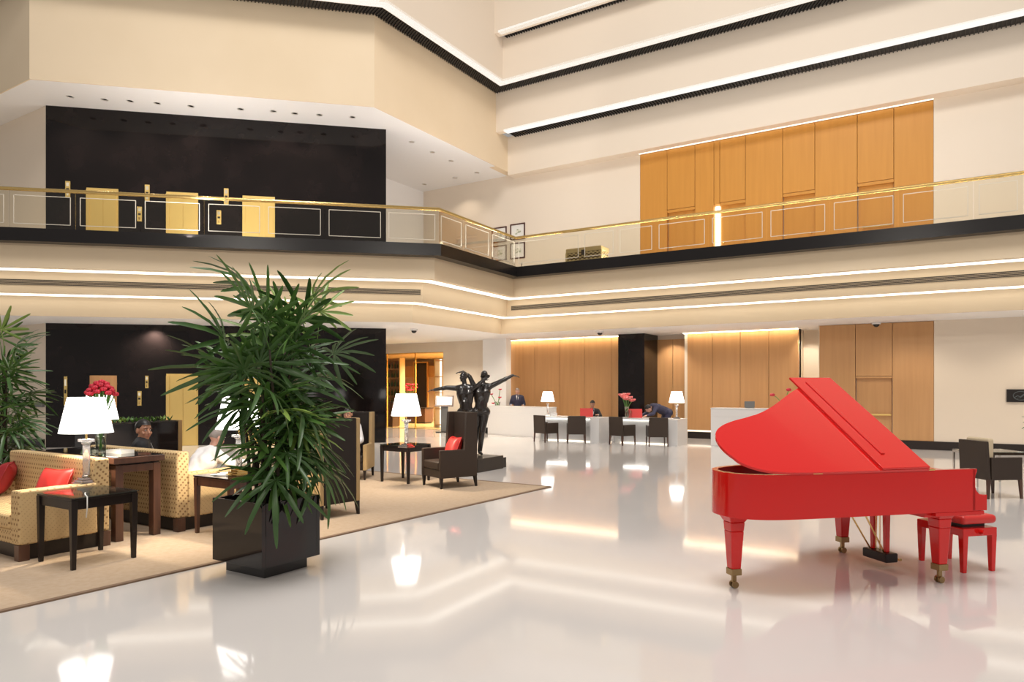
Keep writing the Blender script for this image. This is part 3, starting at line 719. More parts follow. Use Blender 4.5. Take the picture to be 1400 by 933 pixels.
# ------------------------------------------------------------------ palms
def leaf_mesh(name, m, nl, seed, droop, wdt, pet=.30, span=235):
    rnd = random.Random(seed); mb = MB()
    mb.tube([(0, 0, 0), (pet*.5, 0, .03), (pet, 0, .02)], [.006, .005, .004], 4)
    hub = Vector((pet, 0, .02))
    for k in range(nl):
        a = (k/(nl-1)-.5)*math.radians(span)*rnd.uniform(.95, 1.05); L = (.42-.09*abs(a)/2.2)*rnd.uniform(.85, 1.1); w = wdt*rnd.uniform(.8, 1.15)
        d = Vector((math.cos(a), math.sin(a), .10+rnd.uniform(-.06, .06))); s = Vector((-math.sin(a), math.cos(a), 0)); dr = droop*rnd.uniform(.6, 1.4)
        st = []
        for f, ww in ((0.02, .22), (.22, .72), (.5, 1), (.8, .82), (.95, .5), (1, .15)):
            c = hub+d*L*f+Vector((0, 0, -dr*L*f*f)); st.append((c-s*w*ww, c+Vector((0, 0, -w*.5*ww)), c+s*w*ww))
        vs = [p for t3_ in st for p in t3_]; fs = []
        for i in range(len(st)-1):
            b0 = i*3; fs += [(b0, b0+1, b0+4, b0+3), (b0+1, b0+2, b0+5, b0+4)]
        mb.add(vs, fs)
    return mb.mesh(name, m, True)
LEAVES = [leaf_mesh('leaf', m, n, s, d, w) for m, n, s, d, w in (('leaf_a', 9, 1, .25, .019), ('leaf_b', 10, 2, .45, .019), ('leaf_b', 8, 3, .65, .020), ('leaf_a', 10, 4, .12, .018), ('leaf_c', 9, 5, .25, .019), ('leaf_b', 9, 6, .85, .018), ('leaf_c', 8, 7, .5, .018))]
def palm(t, zsoil, canes, hmax, seed, half, radius, nper, lscale=1.0, bright=.5, zlow=1.0, onesided=False):
    rnd = random.Random(seed)
    for k in range(canes):
        x, y = rnd.uniform(-half, half), rnd.uniform(-half, half)
        h = hmax*(1-.50*((k*7 % canes)/canes)**1.1)
        a = 2*PI*k*.618; out = Vector((math.cos(a), math.sin(a), 0))
        lean = (.10+.42*((k*5 % canes)/canes))*radius*(.6+.4*(1-h/hmax)*2)
        top = Vector((x, y, 0))+out*lean+Vector((0, 0, h))
        p0 = Vector((x, y, zsoil)); mid = Vector((x, y, 0))+out*lean*.35+Vector((0, 0, zsoil+(h-zsoil)*.55))
        MB().tube([p0, p0.lerp(mid, .5)-out*lean*.05, mid, mid.lerp(top, .5)+out*lean*.02, top], [.017, .017, .016, .013, .008], 7).build('cane', 'cane', t, smooth=True)
        a0 = rnd.uniform(0, 6.3)
        zl = max(zlow, h-1.05)
        for j in range(nper):
            f = j/(nper-1); zz = h-(h-zl)*f
            mz = zsoil+(h-zsoil)*.55
            base = mid.lerp(top, (zz-mid.z)/(top.z-mid.z)) if zz > mid.z else p0.lerp(mid, (zz-p0.z)/(mid.z-p0.z))
            a = a0+j*2.4+rnd.uniform(-.3, .3)
            if onesided and zz < 1.5 and rnd.random() < .5: continue
            if onesided and zz < 1.5: a = math.radians(32)+rnd.uniform(-1.1, 1.1)
            el = math.radians(70-105*f)+rnd.uniform(-.22, .22)          # top leaves upright, lower ones hanging
            sc = lscale*rnd.uniform(.85, 1.18)
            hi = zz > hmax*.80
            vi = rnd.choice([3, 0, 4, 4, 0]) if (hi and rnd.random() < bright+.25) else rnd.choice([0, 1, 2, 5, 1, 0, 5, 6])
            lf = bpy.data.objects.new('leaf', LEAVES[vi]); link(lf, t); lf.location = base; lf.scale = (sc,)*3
            q = Quaternion((0, 0, 1), a) @ Quaternion((0, 1, 0), -el) @ Quaternion((1, 0, 0), rnd.uniform(-.6, .6))
            lf.rotation_mode = 'QUATERNION'; lf.rotation_quaternion = q
PC = Vector((-5.62, 4.48, 0))
t = thing('potted_palm', 'large bushy palm in a square black lacquer planter', 'plant', PC)
ph = .36; m = MB()
m.box(-ph, ph, -ph+.02, -ph+.06, .11, .70).box(-ph, ph, ph-.06, ph-.02, .11, .70).box(-ph, -ph+.04, -ph+.06, ph-.06, .11, .70).box(ph-.04, ph, -ph+.06, ph-.06, .11, .70).box(-ph+.04, ph-.04, -ph+.06, ph-.06, .11, .15)
m.build('planter', 'lacquer_black', t, bevel=.004)
MB().box(-.28, .28, -.25, .25, 0, .11).build('planter_base', 'lacquer_black', t, bevel=.003)
MB().box(-ph+.04, ph-.04, -ph+.06, ph-.06, .15, .64).build('soil', 'soil', t)
palm(t, .64, 17, 2.33, 21, .17, 1.05, 7, 1.16, .5, 1.12, True)
p = CW(-.732*9.6, 9.6); t = thing('potted_palm', 'palm behind the gold sofa in front of the cream wall', 'plant', (p.x, p.y, ZR))
MB().lathe([(.20, 0), (.26, .5), (.28, .52), (.25, .52), (.24, .46), (0, .46)], 20, cap=False).build('pot', 'lacquer_black', t, smooth=True)
MB().lathe([(.0, .44), (.24, .44), (.24, .46), (0, .46)], 16, cap=False).build('soil', 'soil', t)
palm(t, .45, 9, 2.20, 5, .12, .5, 8, .95, .2, .8)
p = CW(10.2, 13.0); t = thing('potted_palm', 'slender palm beside the brown chairs near the wall sign', 'plant', (p.x, p.y, 0))
MB().lathe([(.20, 0), (.26, .5), (.28, .52), (.25, .52), (.24, .46), (0, .46)], 20, cap=False).build('pot', 'lacquer_black', t, smooth=True)
MB().lathe([(.0, .44), (.24, .44), (.24, .46), (0, .46)], 16, cap=False).build('soil', 'soil', t)
palm(t, .45, 5, 1.55, 9, .1, .4, 6, .9, .2, .8)

# ------------------------------------------------------------------ grand piano
e1 = math.radians(13.5); K = CW(4.25, 6.28)
t = thing('grand_piano', 'glossy red grand piano with its lid raised', 'piano', K, TH+e1)      # x runs to the player, y to the treble side
OUT = [(-.13, 0), (-.6, 0), (-1.1, 0), (-1.55, 0), (-1.80, .005), (-1.98, .02), (-2.12, .06), (-2.23, .135), (-2.295, .24), (-2.32, .36), (-2.31, .48), (-2.26, .59), (-2.16, .68), (-2.02, .75), (-1.85, .81), (-1.68, .89), (-1.52, .99), (-1.36, 1.11), (-1.20, 1.23), (-1.03, 1.34), (-.85, 1.42), (-.65, 1.465), (-.4, 1.48), (-.13, 1.48)]
OUT = [(x*1.055 if x < -.2 else x, y) for x, y in OUT]
def catmull(pts, k=4):
    out = []
    for i in range(len(pts)-1):
        p0, p1, p2, p3 = (Vector(pts[max(0, min(len(pts)-1, j))]) for j in (i-1, i, i+1, i+2))
        for a in range(k):
            u = a/k; q = .5*((2*p1)+(p2-p0)*u+(2*p0-5*p1+4*p2-p3)*u*u+(3*p1-p0-3*p2+p3)*u**3); out.append((q.x, q.y))
    return out+[tuple(pts[-1])]
OUT = OUT[:3]+catmull(OUT[3:-2])+OUT[-2:]
ZB, ZT = .65, 1.025
def inset(line, d): return [(p.x, p.y) for p in offset(line, -d)]
IN = inset(OUT, -.05) if False else [(p.x, p.y) for p in offset(OUT, -.05)]
if min(p[1] for p in IN) < 0: IN = [(p.x, p.y) for p in offset(OUT, .05)]
n = len(OUT); m = MB()
vs = [(x, y, ZB) for x, y in OUT]+[(x, y, ZT) for x, y in OUT]+[(x, y, ZB) for x, y in IN]+[(x, y, ZT) for x, y in IN]
fs = []
for i in range(n-1): fs += [(i, i+1, n+i+1, n+i), (2*n+i, 3*n+i, 3*n+i+1, 2*n+i+1), (n+i, n+i+1, 3*n+i+1, 3*n+i), (i, 2*n+i, 2*n+i+1, i+1)]
fs += [(0, n, 3*n, 2*n), (n-1, 3*n-1, 4*n-1, 2*n-1)]
m.add(vs, fs).build('rim', 'piano_red', t, smooth='auto')
cheek = [(-.16, ZB), (0, ZB), (.0, .79), (-.045, .79), (-.085, .80), (-.115, .83), (-.13, .87), (-.133, .91), (-.128, .96), (-.11, 1.0), (-.108, ZT), (-.16, ZT)]
for y0 in (0, 1.43): MB().prof(cheek, y0, y0+.05).build('cheek', 'piano_red', t, bevel=.004)
MB().box(-.62, -.01, .05, 1.43, .60, .70).build('key_bed', 'piano_red', t, bevel=.004)
MB().box(-.55, -.03, .0, 1.48, .615, .648).build('key_bed_trim', 'piano_red', t, bevel=.004)
MB().box(-.03, -.0, .051, 1.429, .70, .755).build('key_slip', 'piano_red', t, bevel=.004)
kw = MB()
for k in range(52): kw.box(-.19, -.035, .13+k*.0235, .13+k*.0235+.0222, .70, .757)
kw.build('white_keys', 'ivory', t)
kb = MB()
for k in range(51):
    if k % 7 in (0, 2, 3, 5, 6): kb.box(-.19, -.09, .13+(k+1)*.0235-.006, .13+(k+1)*.0235+.006, .757, .769)
kb.build('black_keys', 'ebony', t)
MB().box(-.22, -.195, .05, 1.43, .70, .94).build('fallboard', 'piano_red', t, bevel=.006)
MB().box(-.62, -.28, .05, 1.43, .985, 1.005).build('music_desk', 'piano_red', t, bevel=.004)
MB().prism([IN[0], IN[-1]][::-1][:0] or [(x, y) for x, y in IN][::-1], .86, .875).build('soundboard', 'ebony', t)
MB().prism([(x, y) for x, y in IN][::-1], ZB, ZB+.03).build('bottom_board', 'piano_red', t)
# raised lid, hinged on the straight side
phi = math.radians(31.5)
LM = Matrix.Translation((0, -.005, ZT+.004)) @ Matrix.Rotation(phi, 4, 'X')
XF = -.64
lid = [(XF, -.012)]+[(x-.012 if x < -1.9 else x, y-.012 if y < .2 else y+.012) for x, y in OUT if x < XF-.02]+[(XF, 1.495)]
lo = MB().prism(lid[::-1], 0, .022, LM).build('lid', 'piano_red', t, smooth='auto')
FM = LM @ Matrix.Translation((0, 0, .024))
fl = MB().prism([(XF-.005, -.012), (XF-.005, 1.505), (-1.13, 1.505), (-1.13, -.012)], 0, .022, FM).build('lid_flap', 'piano_red', t, bevel=.005)
MB().prism([(-.97, .18), (-.97, 1.40), (-1.01, 1.40), (-1.01, .18)], .022, .034, FM).build('flap_batten', 'piano_red', fl, bevel=.004)
for xx in (-.62, -1.15, -1.75): MB().tube([(xx-.045, -.012, ZT+.006), (xx+.045, -.012, ZT+.006)], .007, 8).build('hinge', 'brass', lo)
a = Vector((-.95, 1.36, ZT)); b = LM @ Vector((-1.08, 1.12, 0)); MB().tube([a, b], .013, 8).build('lid_prop', 'piano_red', t)
def pleg(x, y):
    lg = MB()
    for z0, z1, r0, r1 in ((.17, .50, .044, .062), (.50, .58, .062, .068), (.58, .652, .068, .105)): lg.taper((x, y), r0, r1, z0, z1)
    L = lg.build('leg', 'piano_red', t, bevel=.008)
    MB().taper((x, y), .049, .049, .115, .172).build('ferrule', 'brass_old', L, bevel=.004)
    MB().box(x-.018, x+.018, y-.012, y+.012, .05, .115).build('caster_fork', 'brass_old', L)
    c = MB()
    for s in (-1, 1): c.tube([(x-.0, y+s*.022-.009, .030), (x, y+s*.022+.009, .030)], .030, 14)
    c.build('caster', 'brass_old', L, smooth=False)
pleg(-.40, .115); pleg(-.46, 1.30); pleg(-2.28, .40)
ly = MB()
lx, lyy = -.50, .72
for s in (-1, 1): MB().taper((lx, lyy+s*.085), .02, .026, .16, .60).build('lyre_post', 'piano_red', t, bevel=.004)
MB().box(lx-.07, lx+.07, lyy-.16, lyy+.16, .07, .16).build('lyre_box', 'black_wood', t, bevel=.015)
MB().box(lx-.06, lx+.06, lyy-.15, lyy+.15, .585, .62).build('lyre_block', 'ebony', t, bevel=.004)
for s in (-1, 0, 1):
    MB().tube([(lx+.07, lyy+s*.07, .085), (lx+.13, lyy+s*.07, .075), (lx+.18, lyy+s*.07, .07)], [.008, .012, .014], 8).build('pedal', 'brass', t, smooth=True)
    MB().tube([(lx, lyy+s*.05, .16), (lx, lyy+s*.05, .60)], .005, 6).build('pedal_rod', 'brass', t)
for s in (-1, 1): MB().tube([(lx-.02, lyy+s*.09, .14), (lx-.34, lyy+s*.12, .66)], .008, 6).build('lyre_brace', 'brass', t)
# bench
BC = CW(4.36, 6.90); t = thing('piano_bench', 'small red piano bench with padded seat', 'bench', BC, TH+e1)
for sx in (-1, 1):
    for sy in (-1, 1): MB().taper((sx*.165, sy*.245), .020, .030, 0, .36).build('leg', 'piano_red', t, bevel=.004)
MB().box(-.195, .195, -.275, .275, .345, .42).build('seat_frame', 'piano_red', t, bevel=.006)
MB().box(-.13, .13, -.20, .20, .42, .46).build('riser', 'ebony', t)
MB().box(-.20, .20, -.28, .28, .455, .54).build('seat_pad', 'red_leather', t, bevel=.038, seg=4)
for s in (-1, 1): MB().tube([(0, s*.275, .385), (0, s*.32, .385)], .022, 12).build('height_knob', 'piano_red', t)

# ------------------------------------------------------------------ figures
def remesh(mb, name, m, parent, voxel=.012, smooth=3):
    me = mb.mesh('tmp'); o = bpy.data.objects.new('tmp', me); COL.objects.link(o)
    r = o.modifiers.new('r', 'REMESH'); r.mode = 'VOXEL'; r.voxel_size = voxel
    if smooth: s = o.modifiers.new('s', 'SMOOTH'); s.factor = .5; s.iterations = smooth
    dg = bpy.context.evaluated_depsgraph_get(); dg.update()
    me2 = bpy.data.meshes.new_from_object(o.evaluated_get(dg)); bpy.data.objects.remove(o)
    me2.name = name; me2.materials.clear(); me2.materials.append(MATS[m])
    for p in me2.polygons: p.use_smooth = True
    q = bpy.data.objects.new(name, me2); return link(q, parent)
def V(*a): return Vector(a)
def hand(mb, w, d, nrm, s=1):
    d = d.normalized(); nrm = (nrm-d*nrm.dot(d)).normalized(); sd = d.cross(nrm)
    R = Matrix((d, sd, nrm)).transposed()
    mb.ell(w+d*.05*s, (.055*s, .042*s, .018*s), 10, 8, R)
    for k, (o, l) in enumerate(((-.030, .070), (-.010, .082), (.010, .078), (.029, .060))):
        a = w+d*.085*s+sd*o*s; b = a+d*l*.5*s+nrm*-.006*s; c = b+d*l*.5*s+nrm*-.022*s
        mb.limb([a, b, c], [.0105*s, .0098*s, .0085*s])
    a = w+d*.025*s-sd*.030*s; mb.limb([a, a+d*.03*s-sd*.03*s-nrm*.008*s, a+d*.062*s-sd*.034*s-nrm*.018*s], [.014*s, .012*s, .0095*s])
def head_geo(mb, c, fwd, up, s=1):
    fwd = fwd.normalized(); rt = fwd.cross(up).normalized(); up = rt.cross(fwd).normalized()
    R = Matrix((rt, fwd, up)).transposed()
    def L(x, y, z): return c+R @ (Vector((x, y, z))*s)
    mb.ell(L(0, -.012, .025), (.076*s, .096*s, .095*s), 16, 12, R)          # skull
    mb.ell(L(0, .022, -.035), (.060*s, .066*s, .080*s), 14, 10, R)          # face
    mb.ell(L(0, .058, -.090), (.030*s, .026*s, .024*s), 10, 8, R)           # chin
    mb.limb([L(0, .084, .010), L(0, .106, -.028), L(0, .094, -.038)], [.010*s, .013*s, .014*s])  # nose
    for q in (-1, 1):
        mb.ell(L(q*.029, .076, .026), (.026*s, .016*s, .010*s), 8, 6, R)     # brow
        mb.ell(L(q*.042, .058, -.030), (.024*s, .024*s, .022*s), 8, 6, R)    # cheek
        mb.ell(L(q*.078, -.012, -.008), (.012*s, .022*s, .033*s), 8, 6, R)   # ear
        mb.ell(L(q*.030, -.02, -.085), (.03*s, .04*s, .03*s), 8, 6, R)       # jaw corner
    mb.ell(L(0, .080, -.062), (.024*s, .014*s, .010*s), 8, 6, R)
    return L, R
def head_parts(parent, L, R, s, hair, beard=False, bald=False):
    for q in (-1, 1):
        MB().ell(L(q*.030, .076, .005), .0105*s, 8, 6).build('eye', 'shirt', parent, smooth=True)
        MB().ell(L(q*.030, .0825, .005), .0066*s, 8, 6).build('pupil', 'eye', parent, smooth=True)
        MB().limb([L(q*.014, .093, .030), L(q*.034, .091, .034), L(q*.050, .078, .028)], [.0045*s, .005*s, .003*s]).build('eyebrow', hair, parent, smooth=True)
    MB().limb([L(-.022, .090, -.062), L(0, .096, -.061), L(.022, .090, -.062)], [.004*s, .006*s, .004*s]).build('lips', 'lip', parent, smooth=True)
    m = MB(); n, k = 20, 12
    rx, ry, rz = .083*s, .105*s, .104*s
    rows = []
    for i in range(k+1):
        th_ = PI/2*i/k*1.28; row = []
        for j in range(n):
            a = 2*PI*j/n; dx, dy, dz = math.sin(th_)*math.cos(a), math.sin(th_)*math.sin(a), math.cos(th_)
            lim = .40 if dy > .35 else (-.10 if dy > -.2 else -.45)
            dz2 = max(dz, lim); f = 1+.03*math.sin(9*a)*(1 if dz > .2 else .4)
            row.append(m_v(dx, dy, dz2, rx*f, ry*f, rz*f, L, s, dz < lim))
        rows.append(row)
    vs = [p for r in rows for p in r]; fs = []
    for i in range(k):
        for j in range(n): fs.append((i*n+j, (i+1)*n+j, (i+1)*n+(j+1) % n, i*n+(j+1) % n))
    m.add(vs, fs).build('hair', hair, parent, smooth=True)
def m_v(dx, dy, dz, rx, ry, rz, L, s, clip):
    k = .86 if clip else 1
    return L(dx*rx/s*k, (dy*ry/s-.014)*1, (dz*rz/s+.028))
def figure(root, J, skin='skin', jacket=None, trousers=None, hair=None, s=1.0, voxel=.011, shoes='ebony', shirtfront=True, tie=None, name='body', girth=0):
    """J: pelvis, chest, neck, head (points), look, rt (shoulder axis to the figure's right), hrt (hip axis); lists el, wr, kn, an for (right, left)"""
    rt, hrt = J['rt'].normalized(), J.get('hrt', J['rt']).normalized(); pe, ch, hd = J['pelvis'], J['chest'], J['head']
    up = (ch-pe).normalized(); fw = up.cross(rt).normalized()*1.0; fw = -fw if fw.dot(J.get('front', fw)) < 0 else fw
    sh = [ch+rt*.175*s, ch-rt*.175*s]; hp = [pe+hrt*.095*s-up*.02, pe-hrt*.095*s-up*.02]
    wa = pe.lerp(ch, .45)
    def torso(mb, g):
        mb.limb([hp[0], hp[1]], [(.115+g)*s]*2); mb.limb([pe+up*.05, wa], [(.135+g)*s, (.130+g)*s])
        for q in (-1, 1):
            mb.limb([wa+rt*q*.055*s, ch+rt*q*.075*s-up*.12*s, ch+rt*q*.085*s-up*.03*s], [(.10+g)*s, (.118+g)*s, (.10+g)*s])
            mb.limb([ch+up*.03*s, ch+rt*q*.165*s], [(.075+g)*s, (.066+g)*s])
    def arm(mb, i, g, full=True):
        mb.limb([sh[i], J['el'][i], J['wr'][i] if full else J['el'][i].lerp(J['wr'][i], .92)], [(.060+g)*s, (.045+g)*s, (.030+g*.7)*s])
        m1 = J['el'][i].lerp(J['wr'][i], .3); mb.ell(m1, (.046+g)*s)
    def leg(mb, i, g, full=True):
        mb.limb([hp[i], hp[i].lerp(J['kn'][i], .5), J['kn'][i], J['kn'][i].lerp(J['an'][i], .3), J['an'][i]], [(.098+g)*s, (.083+g)*s, (.058+g)*s, (.056+g)*s, (.038+g*1.3)*s])
    b = MB(); torso(b, girth)
    for i in (0, 1):
        arm(b, i, girth*.6); leg(b, i, girth)
        d = J['wr'][i]-J['el'][i]; hd_d = J.get('hand', (d, d))[i]; nr = J.get('palm', (V(0, 0, 1), V(0, 0, 1)))[i]
        hand(b, J['wr'][i], hd_d, nr if abs(nr.normalized().dot(hd_d.normalized())) < .95 else V(0, 1, 0), s)
        toe = J['toe'][i] if 'toe' in J else V(0, 1, 0)
        an = J['an'][i]; b.limb([an+V(0, 0, -.02)*s, an-toe*.035*s+V(0, 0, -.045)*s, an+toe*.10*s+V(0, 0, -.055)*s, an+toe*.16*s+V(0, 0, -.062)*s], [.042*s, .034*s, .034*s, .022*s])
    nk = ch+up*.075*s; b.limb([nk-up*.03, hd+(nk-hd)*.35], [.058*s, .052*s])
    L, R = head_geo(b, hd, J['look'], J.get('hup', V(0, 0, 1)), s)
    body = remesh(b, name, skin, root, voxel, 2)
    if hair: head_parts(body, L, R, s, hair)
    if jacket:
        c = MB(); torso(c, .018)
        for i in (0, 1): arm(c, i, .014, False)
        c.limb([ch+up*.06*s, ch+up*.085*s], [.075*s, .066*s])
        remesh(c, 'jacket', jacket, body, .016, 3)
        if shirtfront:
            base = ch+fw*.135*s
            MB().add([ch+up*.10*s+fw*.055*s+rt*.055*s, ch+up*.10*s+fw*.055*s-rt*.055*s, base-up*.02*s-rt*.045*s+fw*.0, base-up*.17*s+fw*.02*s, base-up*.02*s+rt*.045*s], [(0, 1, 2, 3, 4)]).add([ch+up*.10*s+rt*.055*s+fw*.0, ch+up*.10*s-rt*.055*s, ch+up*.10*s+fw*.055*s-rt*.055*s, ch+up*.10*s+fw*.055*s+rt*.055*s], [(0, 1, 2, 3)]).build('shirt_front', 'shirt', body)
            if tie: MB().add([base+up*.05*s+rt*.016*s+fw*.0, base+up*.05*s-rt*.016*s, base-up*.15*s-rt*.02*s+fw*.022*s, base-up*.17*s+fw*.024*s, base-up*.15*s+rt*.02*s+fw*.022*s], [(0, 1, 2, 3, 4)]).build('tie', tie, body)
            for i in (0, 1):
                d = (J['wr'][i]-J['el'][i]).normalized(); MB().tube([J['wr'][i]-d*.035*s, J['wr'][i]-d*.005*s], [.040*s, .037*s], 10).build('cuff', 'shirt', body, smooth=True)
    if trousers:
        c = MB(); c.limb([hp[0], hp[1]], [.130*s]*2); c.limb([pe, pe+up*.10*s], [.145*s, .14*s])
        for i in (0, 1): leg(c, i, .014)
        remesh(c, 'trousers', trousers, body, .016, 3)
        for i in (0, 1):
            toe = J['toe'][i] if 'toe' in J else V(0, 1, 0); an = J['an'][i]
            MB().limb([an-toe*.035*s+V(0, 0, -.042)*s, an+toe*.10*s+V(0, 0, -.05)*s, an+toe*.17*s+V(0, 0, -.055)*s], [.042*s, .040*s, .030*s]).build('shoe', shoes, body, smooth=True)
    return body
def person(label, loc, rotz, J, **k):
    t = thing('person', label, 'person', loc, rotz); figure(t, J, **k); return t
def seated(lean=.05, look=(0, 1, 0), el=None, wr=None, seat=.46, headdz=0.0):      # facing +y, seat height given
    z = seat+.10
    pe = V(0, 0, z); ch = V(0, lean, z+.43*math.sqrt(max(.1, 1-lean*lean*2.5))); hd = ch+V(0, lean*.35+.03, .235+headdz)
    return dict(pelvis=pe, chest=ch, head=hd, look=V(*look), rt=V(1, 0, 0), front=V(0, 1, 0),
                el=el or [V(.26, lean+.08, z+.17), V(-.26, lean+.08, z+.17)], wr=wr or [V(.20, lean+.32, z+.12), V(-.20, lean+.32, z+.12)],
                kn=[V(.12, .44, seat+.06), V(-.12, .44, seat+.06)], an=[V(.12, .50, .105), V(-.12, .50, .105)], toe=[V(0, 1, 0), V(0, 1, 0)])
# man in the dark suit on the far sofa, face turned to the right of the lounge
J = seated(.10, (.95, .05, -.04), el=[V(.27, .06, .70), V(-.28, .06, .70)], wr=[V(.14, .30, .62), V(-.16, .30, .62)], seat=.41)
J['head'] += V(.03, -.05, -.02)
J['rt'] = V(.85, -.5, 0)
person('seated man in a dark suit and tie looking aside behind the console', (-9.46, 5.36, ZR), 0, J, jacket='suit', trousers='suit', hair='hair_black', tie='suit', s=1.16, voxel=.010)
J = seated(.22, (.1, 1, -.35), el=[V(.34, .34, .74), V(-.24, .30, .72)], wr=[V(.36, .62, .745), V(-.10, .52, .74)])
J['chest'] += V(.03, 0, -.10); J['head'] += V(.05, .0, -.13)
person('seated grey haired man in a white shirt leaning over the sofa arm', (-8.32, 5.47, ZR), 0, J, skin='skin_pink', jacket='shirt', trousers='tan_fabric', hair='hair_grey', shirtfront=False, voxel=.011)
J = seated(.04, (.1, 1, -.1)); rz = face((.42, -.70))+PI
person('seated person in white sleeves in the tan sided chair', (-9.83, 9.74, ZR), rz, J, jacket='shirt', trousers='suit', hair='hair_black', shirtfront=False, voxel=.012)
J = seated(.10, (.1, 1, -.1))
person('seated person in a white shirt in the chair behind the palm', (-7.50, 6.81, ZR), PI/2, J, jacket='shirt', trousers='suit', hair='hair_black', shirtfront=False, voxel=.012)
# ------------------------------------------------------------------ dancers sculpture
SR = CW(-.87, 15.3); t = thing('sculpture', 'dark bronze sculpture of two dancers with outstretched arms', 'sculpture', (SR.x, SR.y, 0), TH)
RM = Matrix.Rotation(-TH, 4, 'Z') @ Matrix.Translation((-SR.x, -SR.y, 0))
MB().box(-9.35, -8.24, 11.78, 12.74, 0, .28, RM).build('plinth', 'plinth', t, bevel=.008)
MB().box(-9.0, -8.32, 12.74, 12.98, 0, .22, RM).build('plinth_step', 'plinth', t, bevel=.008)
JR = dict(pelvis=V(.19, .02, 1.24), chest=V(.22, .0, 1.76), head=V(.26, .02, 2.01), look=V(-.5, .9, .1), rt=V(1, 0, .05), hrt=V(1, .1, 0), front=V(0, 1, 0),
    el=[V(.66, -.02, 1.90), V(-.05, .04, 1.98)], wr=[V(.88, .0, 2.01), V(-.20, .02, 2.09)], hand=[V(1, 0, -.12), V(-1, 0, -.08)], palm=[V(0, 0, 1), V(0, 0, 1)],
    kn=[V(.22, -.05, .78), V(.11, .10, .80)], an=[V(.17, .0, .37), V(.02, .20, .37)], toe=[V(.35, -.93, 0), V(-.3, .9, 0)])
JL = dict(pelvis=V(-.12, -.06, 1.22), chest=V(-.15, -.08, 1.73), head=V(-.18, -.08, 1.98), look=V(-.7, -.7, .05), rt=V(-1, 0, .0), hrt=V(-1, 0, 0), front=V(0, -1, 0),
    el=[V(-.55, -.10, 1.745), V(.14, -.13, 1.80)], wr=[V(-.80, -.12, 1.70), V(.26, -.14, 1.92)], hand=[V(-1, 0, -.12), V(.8, 0, .6)], palm=[V(0, 0, 1), V(0, 1, 0)],
    kn=[V(-.20, -.16, .77), V(-.04, -.05, .78)], an=[V(-.17, -.10, .37), V(-.10, .10, .37)], toe=[V(-.4, -.9, 0), V(.2, .9, 0)])
for J_ in (JR, JL): figure(t, J_, skin='bronze', s=.95, girth=.012, voxel=.010, name='dancer')

# ------------------------------------------------------------------ reception
def tub_chair(loc, v, label, body='leather', group='brown reception chairs', scale=1, pad=None):
    t = thing('tub_chair', label, 'chair', loc, face(v), group, scale)       # faces -y
    hw, hd = .29, .28
    for sx in (-1, 1):
        for sy in (-1, 1): MB().taper((sx*(hw-.025), sy*(hd-.025)), .014, .022, 0, .30, sx*.01, sy*.015).build('leg', 'wood_dark', t)
    for sx in (-1, 1): MB().box(sx*(hw-.025)-.025, sx*(hw-.025)+.025, -hd, hd-.06, .28, .62).build('arm', body, t, bevel=.012)
    MB().add([(-hw, hd-.05, .28), (hw, hd-.05, .28), (hw, hd, .28), (-hw, hd, .28), (-hw+.01, hd-.02, .86), (hw-.01, hd-.02, .86), (hw-.01, hd+.03, .86), (-hw+.01, hd+.03, .86)], [(3, 2, 1, 0), (4, 5, 6, 7), (0, 1, 5, 4), (1, 2, 6, 5), (2, 3, 7, 6), (3, 0, 4, 7)]).build('backrest', body, t, bevel=.012)
    MB().box(-hw+.052, hw-.052, -hd+.01, hd-.055, .29, .45).build('seat', body, t, bevel=.02, seg=3)
    if pad: MB().box(-hw+.06, hw-.06, hd-.15, hd-.055, .45, .90).build('back_pad', pad, t, bevel=.03, seg=3)
    return t
tub_chair((-11.12, 19.72, 0), (.36, .93), 'brown chair turned sideways next to the long white counter')
tub_chair((-10.10, 19.84, 0), (-.50, .86), 'brown chair squarely facing the red desk screen of the seated clerk')
tub_chair((-8.58, 19.95, 0), (.36, .93), 'brown chair turned sideways in front of the amaryllis vase')
tub_chair((-7.50, 20.02, 0), (-.50, .86), 'brown chair facing the bending clerk at the end desk')
p = CW(7.70, 11.30); d = CW(1, .10).to_2d(); tub_chair((p.x, p.y, 0), d, 'brown leather chair with cream back pad behind the piano bench', group='brown chairs by the wall sign', scale=1.05, pad='cream_fabric')
p = CW(9.25, 11.45); d = CW(-1, .1).to_2d(); tub_chair((p.x, p.y, 0), d, 'brown leather chair facing the low glass table', group='brown chairs by the wall sign', scale=1.05)
p = CW(8.62, 12.7); t = thing('glass_table', 'low glass table with chrome legs by the brown chairs', 'table', (p.x, p.y, 0), TH)
MB().box(-.45, .45, -.35, .35, .595, .61).build('top', 'glass_table', t, bevel=.003)
MB().box(-.44, .44, -.34, -.31, .555, .595).box(-.44, .44, .31, .34, .555, .595).box(-.44, -.41, -.31, .31, .555, .595).box(.41, .44, -.31, .31, .555, .595).build('frame', 'chrome', t)
for sx in (-1, 1):
    for sy in (-1, 1): MB().box(sx*.425-.015, sx*.425+.015, sy*.325-.015, sy*.325+.015, 0, .555).build('leg', 'chrome', t)

